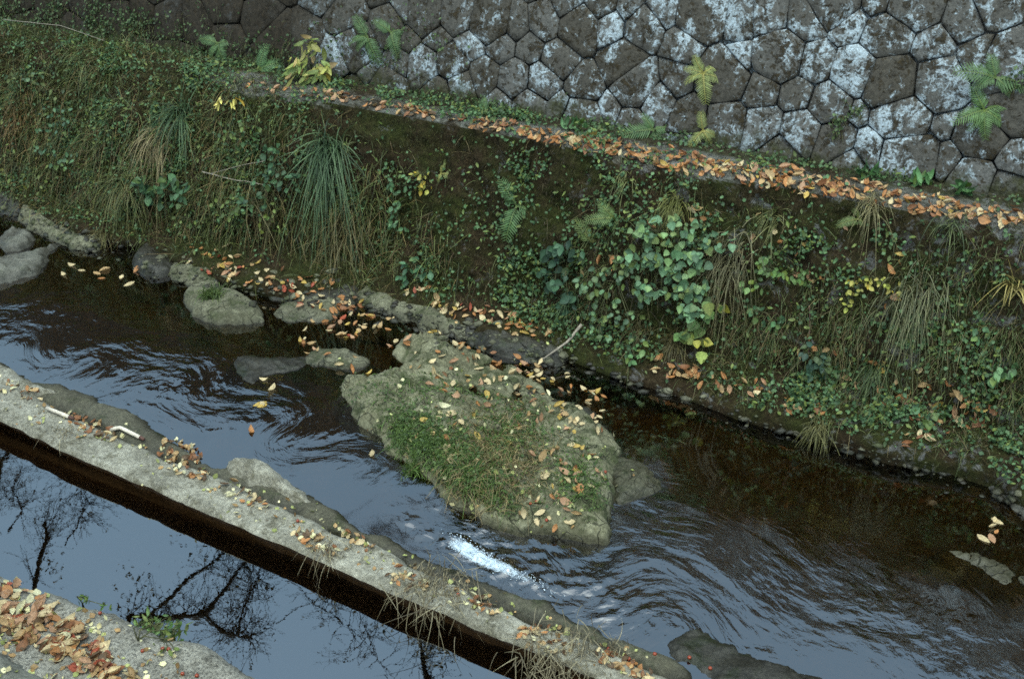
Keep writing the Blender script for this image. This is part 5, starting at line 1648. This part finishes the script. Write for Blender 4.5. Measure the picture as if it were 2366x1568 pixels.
# ------------------------------------------------------------------ hedge along the wall top (seen only mirrored in the stream)
r_ = np.random.default_rng(95)
n = 26000
hx = r_.uniform(-16, 5, n)
top = 2.96 + 0.16 * fbm(to3(hx, 0), 1.6, 4, 141)
hz = 2.60 + (top - 2.60) * r_.random(n) ** 0.7
hy = r_.uniform(7.42, 8.15, n)
P = to3(hx, hy, hz)
hl = many_leaves(P, r_.normal(0, 1, P.shape), r_.normal(0, 1, P.shape), r_.uniform(0.05, 0.11, n), SH_L, (0.015, 0.022, 0.010), (0.035, 0.05, 0.02), 96)
hedge = empty("hedge", (-5, 7.8, 2.6), "dark clipped hedge running along the top of the stone wall", "hedge")
o = link("foliage", mesh_np("foliage", hl[0] - np.array(hedge.location), hl[1], M_FOL, hl[2]), hedge, kind="stuff")
V, F = box_v(-16, 5, 7.6, 8.0, 2.58, 2.82)
link("hedge_core", mesh_np("hedge_core", V - np.array(hedge.location), F, M_GROUND, smooth=False), hedge)

# ------------------------------------------------------------------ bare tree over the pool (seen mirrored in the still water)
def mir(pxs, h):
    P_ = at_z(pxs, -h)
    P_[:, 2] = h
    return P_


tree = empty("cherry_tree", (-5.5, -2.2, 2.2), "nearly bare old cherry tree leaning over the pool, mirrored in its still water", "tree")
T0 = np.array(tree.location)
limbs = []
LB = [
    ([(330, 1440), (464, 1417), (520, 1350), (575, 1295), (612, 1262)], 5.0, 0.055, 0.012),
    ([(330, 1440), (420, 1345), (500, 1300), (560, 1255), (600, 1225)], 5.2, 0.045, 0.008),
    ([(464, 1417), (500, 1450), (548, 1472), (585, 1476)], 5.0, 0.05, 0.02),
    ([(548, 1472), (575, 1420), (592, 1370), (600, 1330)], 5.0, 0.02, 0.006),
    ([(300, 1425), (400, 1430), (464, 1417)], 5.0, 0.05, 0.05),
    ([(100, 1290), (112, 1245), (98, 1215)], 5.4, 0.05, 0.035),
    ([(0, 1065), (20, 1050), (28, 1020)], 5.8, 0.05, 0.03),
    ([(640, 1330), (740, 1400), (830, 1470), (880, 1540)], 5.0, 0.012, 0.004),
    ([(150, 1260), (180, 1210), (190, 1160), (170, 1110)], 5.4, 0.016, 0.004),
    ([(20, 1230), (45, 1190), (35, 1150), (50, 1090)], 5.4, 0.02, 0.005),
    ([(640, 1440), (720, 1400), (800, 1360), (860, 1330)], 5.0, 0.01, 0.003),
    ([(1000, 1590), (985, 1520), (975, 1470), (960, 1430)], 4.8, 0.05, 0.015),
]
roots = {0: True, 5: True, 6: True, 7: True, 8: True, 9: True, 10: True, 11: True}
crotch = np.array([-4.6, -0.2, 4.6])
tr_p = np.array([T0, T0 + [0.1, 0.3, 0.9], T0 + [0.45, 1.1, 1.7], crotch]) - T0
link("trunk", tubes_mesh("trunk", [(tr_p, np.array([0.26, 0.21, 0.18, 0.15]))], M_BARK, 10), tree)
tw = []
tr = np.random.default_rng(99)
leafP = []
for i, (pp, h, r0, r1) in enumerate(LB):
    P_ = mir(pp, h)
    if i in (5, 6, 0, 11, 4):
        lead = np.linspace(0, 1, 5)[1:-1, None]
        mid = crotch * (1 - lead) + P_[0] * lead + np.array([0, 0, 0.5]) * np.sin(lead * np.pi)
        full = np.vstack([crotch, mid, P_])
        rad = np.concatenate([np.linspace(0.10, r0, 4), np.linspace(r0, r1, len(P_))])
    else:
        full, rad = P_, np.linspace(r0, r1, len(P_))
    q = np.linspace(0, 1, 26)
    t_ = np.linspace(0, 1, len(full))
    Q = np.stack([np.interp(q, t_, full[:, a]) for a in range(3)], -1)
    Q += 0.06 * np.stack([fbm(Q, 1.3, 3, 150 + a) for a in range(3)], -1) * np.minimum(1, q * 6)[:, None]
    link("branch", tubes_mesh("branch", [(Q - T0, 0.65 * np.interp(q, t_, rad))], M_BARK, 6), tree)
    for k_ in range(10, 26):
        for _ in range(4 if r0 > 0.015 else 2):
            dr = unit(tr.normal(0, 1, 3) * np.array([1, 1, 0.6]) + (Q[-1] - Q[8]) * 0.3)
            ln = tr.uniform(0.15, 0.55)
            a0 = Q[k_]
            seg = np.array([a0, a0 + dr * ln * 0.5 + tr.normal(0, 0.03, 3), a0 + dr * ln + tr.normal(0, 0.06, 3) - [0, 0, ln * 0.1]])
            tw.append((seg - T0, np.array([0.006, 0.004, 0.002])))
            for _k in range(2):
                d2 = unit(dr + tr.normal(0, 0.7, 3))
                tw.append((np.array([seg[1], seg[1] + d2 * ln * 0.3, seg[1] + d2 * ln * 0.6 + tr.normal(0, .03, 3)]) - T0, np.array([0.003, 0.0025, 0.0015])))
            if tr.random() < 0.35:
                leafP.append(seg[2] - T0)
link("twigs", tubes_mesh("twigs", tw, M_BARK, 3), tree, kind="stuff")
for (x, y, rx, ry, n, h) in ((470, 1270, 60, 35, 70, 5.2), (540, 1340, 40, 40, 40, 5.0), (120, 1310, 25, 20, 60, 5.4), (320, 1330, 70, 18, 45, 5.2), (300, 1420, 60, 25, 120, 5.1), (1000, 1510, 45, 40, 160, 4.8), (1120, 1490, 70, 30, 110, 4.8), (890, 1420, 50, 18, 70, 4.9), (985, 1450, 30, 20, 90, 4.8)):
    n = n * 6 // 10
    q = tr.normal(0, 0.6, (n, 2)) * (rx, ry) + (x, y)
    m_ = mir(q, h)
    m_[:, 2] += tr.normal(0, 0.1, n)
    leafP += list(m_ - T0)
leafP = np.array(leafP)
lv = many_leaves(leafP, tr.normal(0, 1, leafP.shape), tr.normal(0, 1, leafP.shape), tr.uniform(0.035, 0.07, len(leafP)), SH_L, (0.03, 0.03, 0.015), (0.08, 0.055, 0.02), 98)
link("foliage", mesh_np("foliage", lv[0], lv[1], M_FOL, lv[2]), tree, kind="stuff")
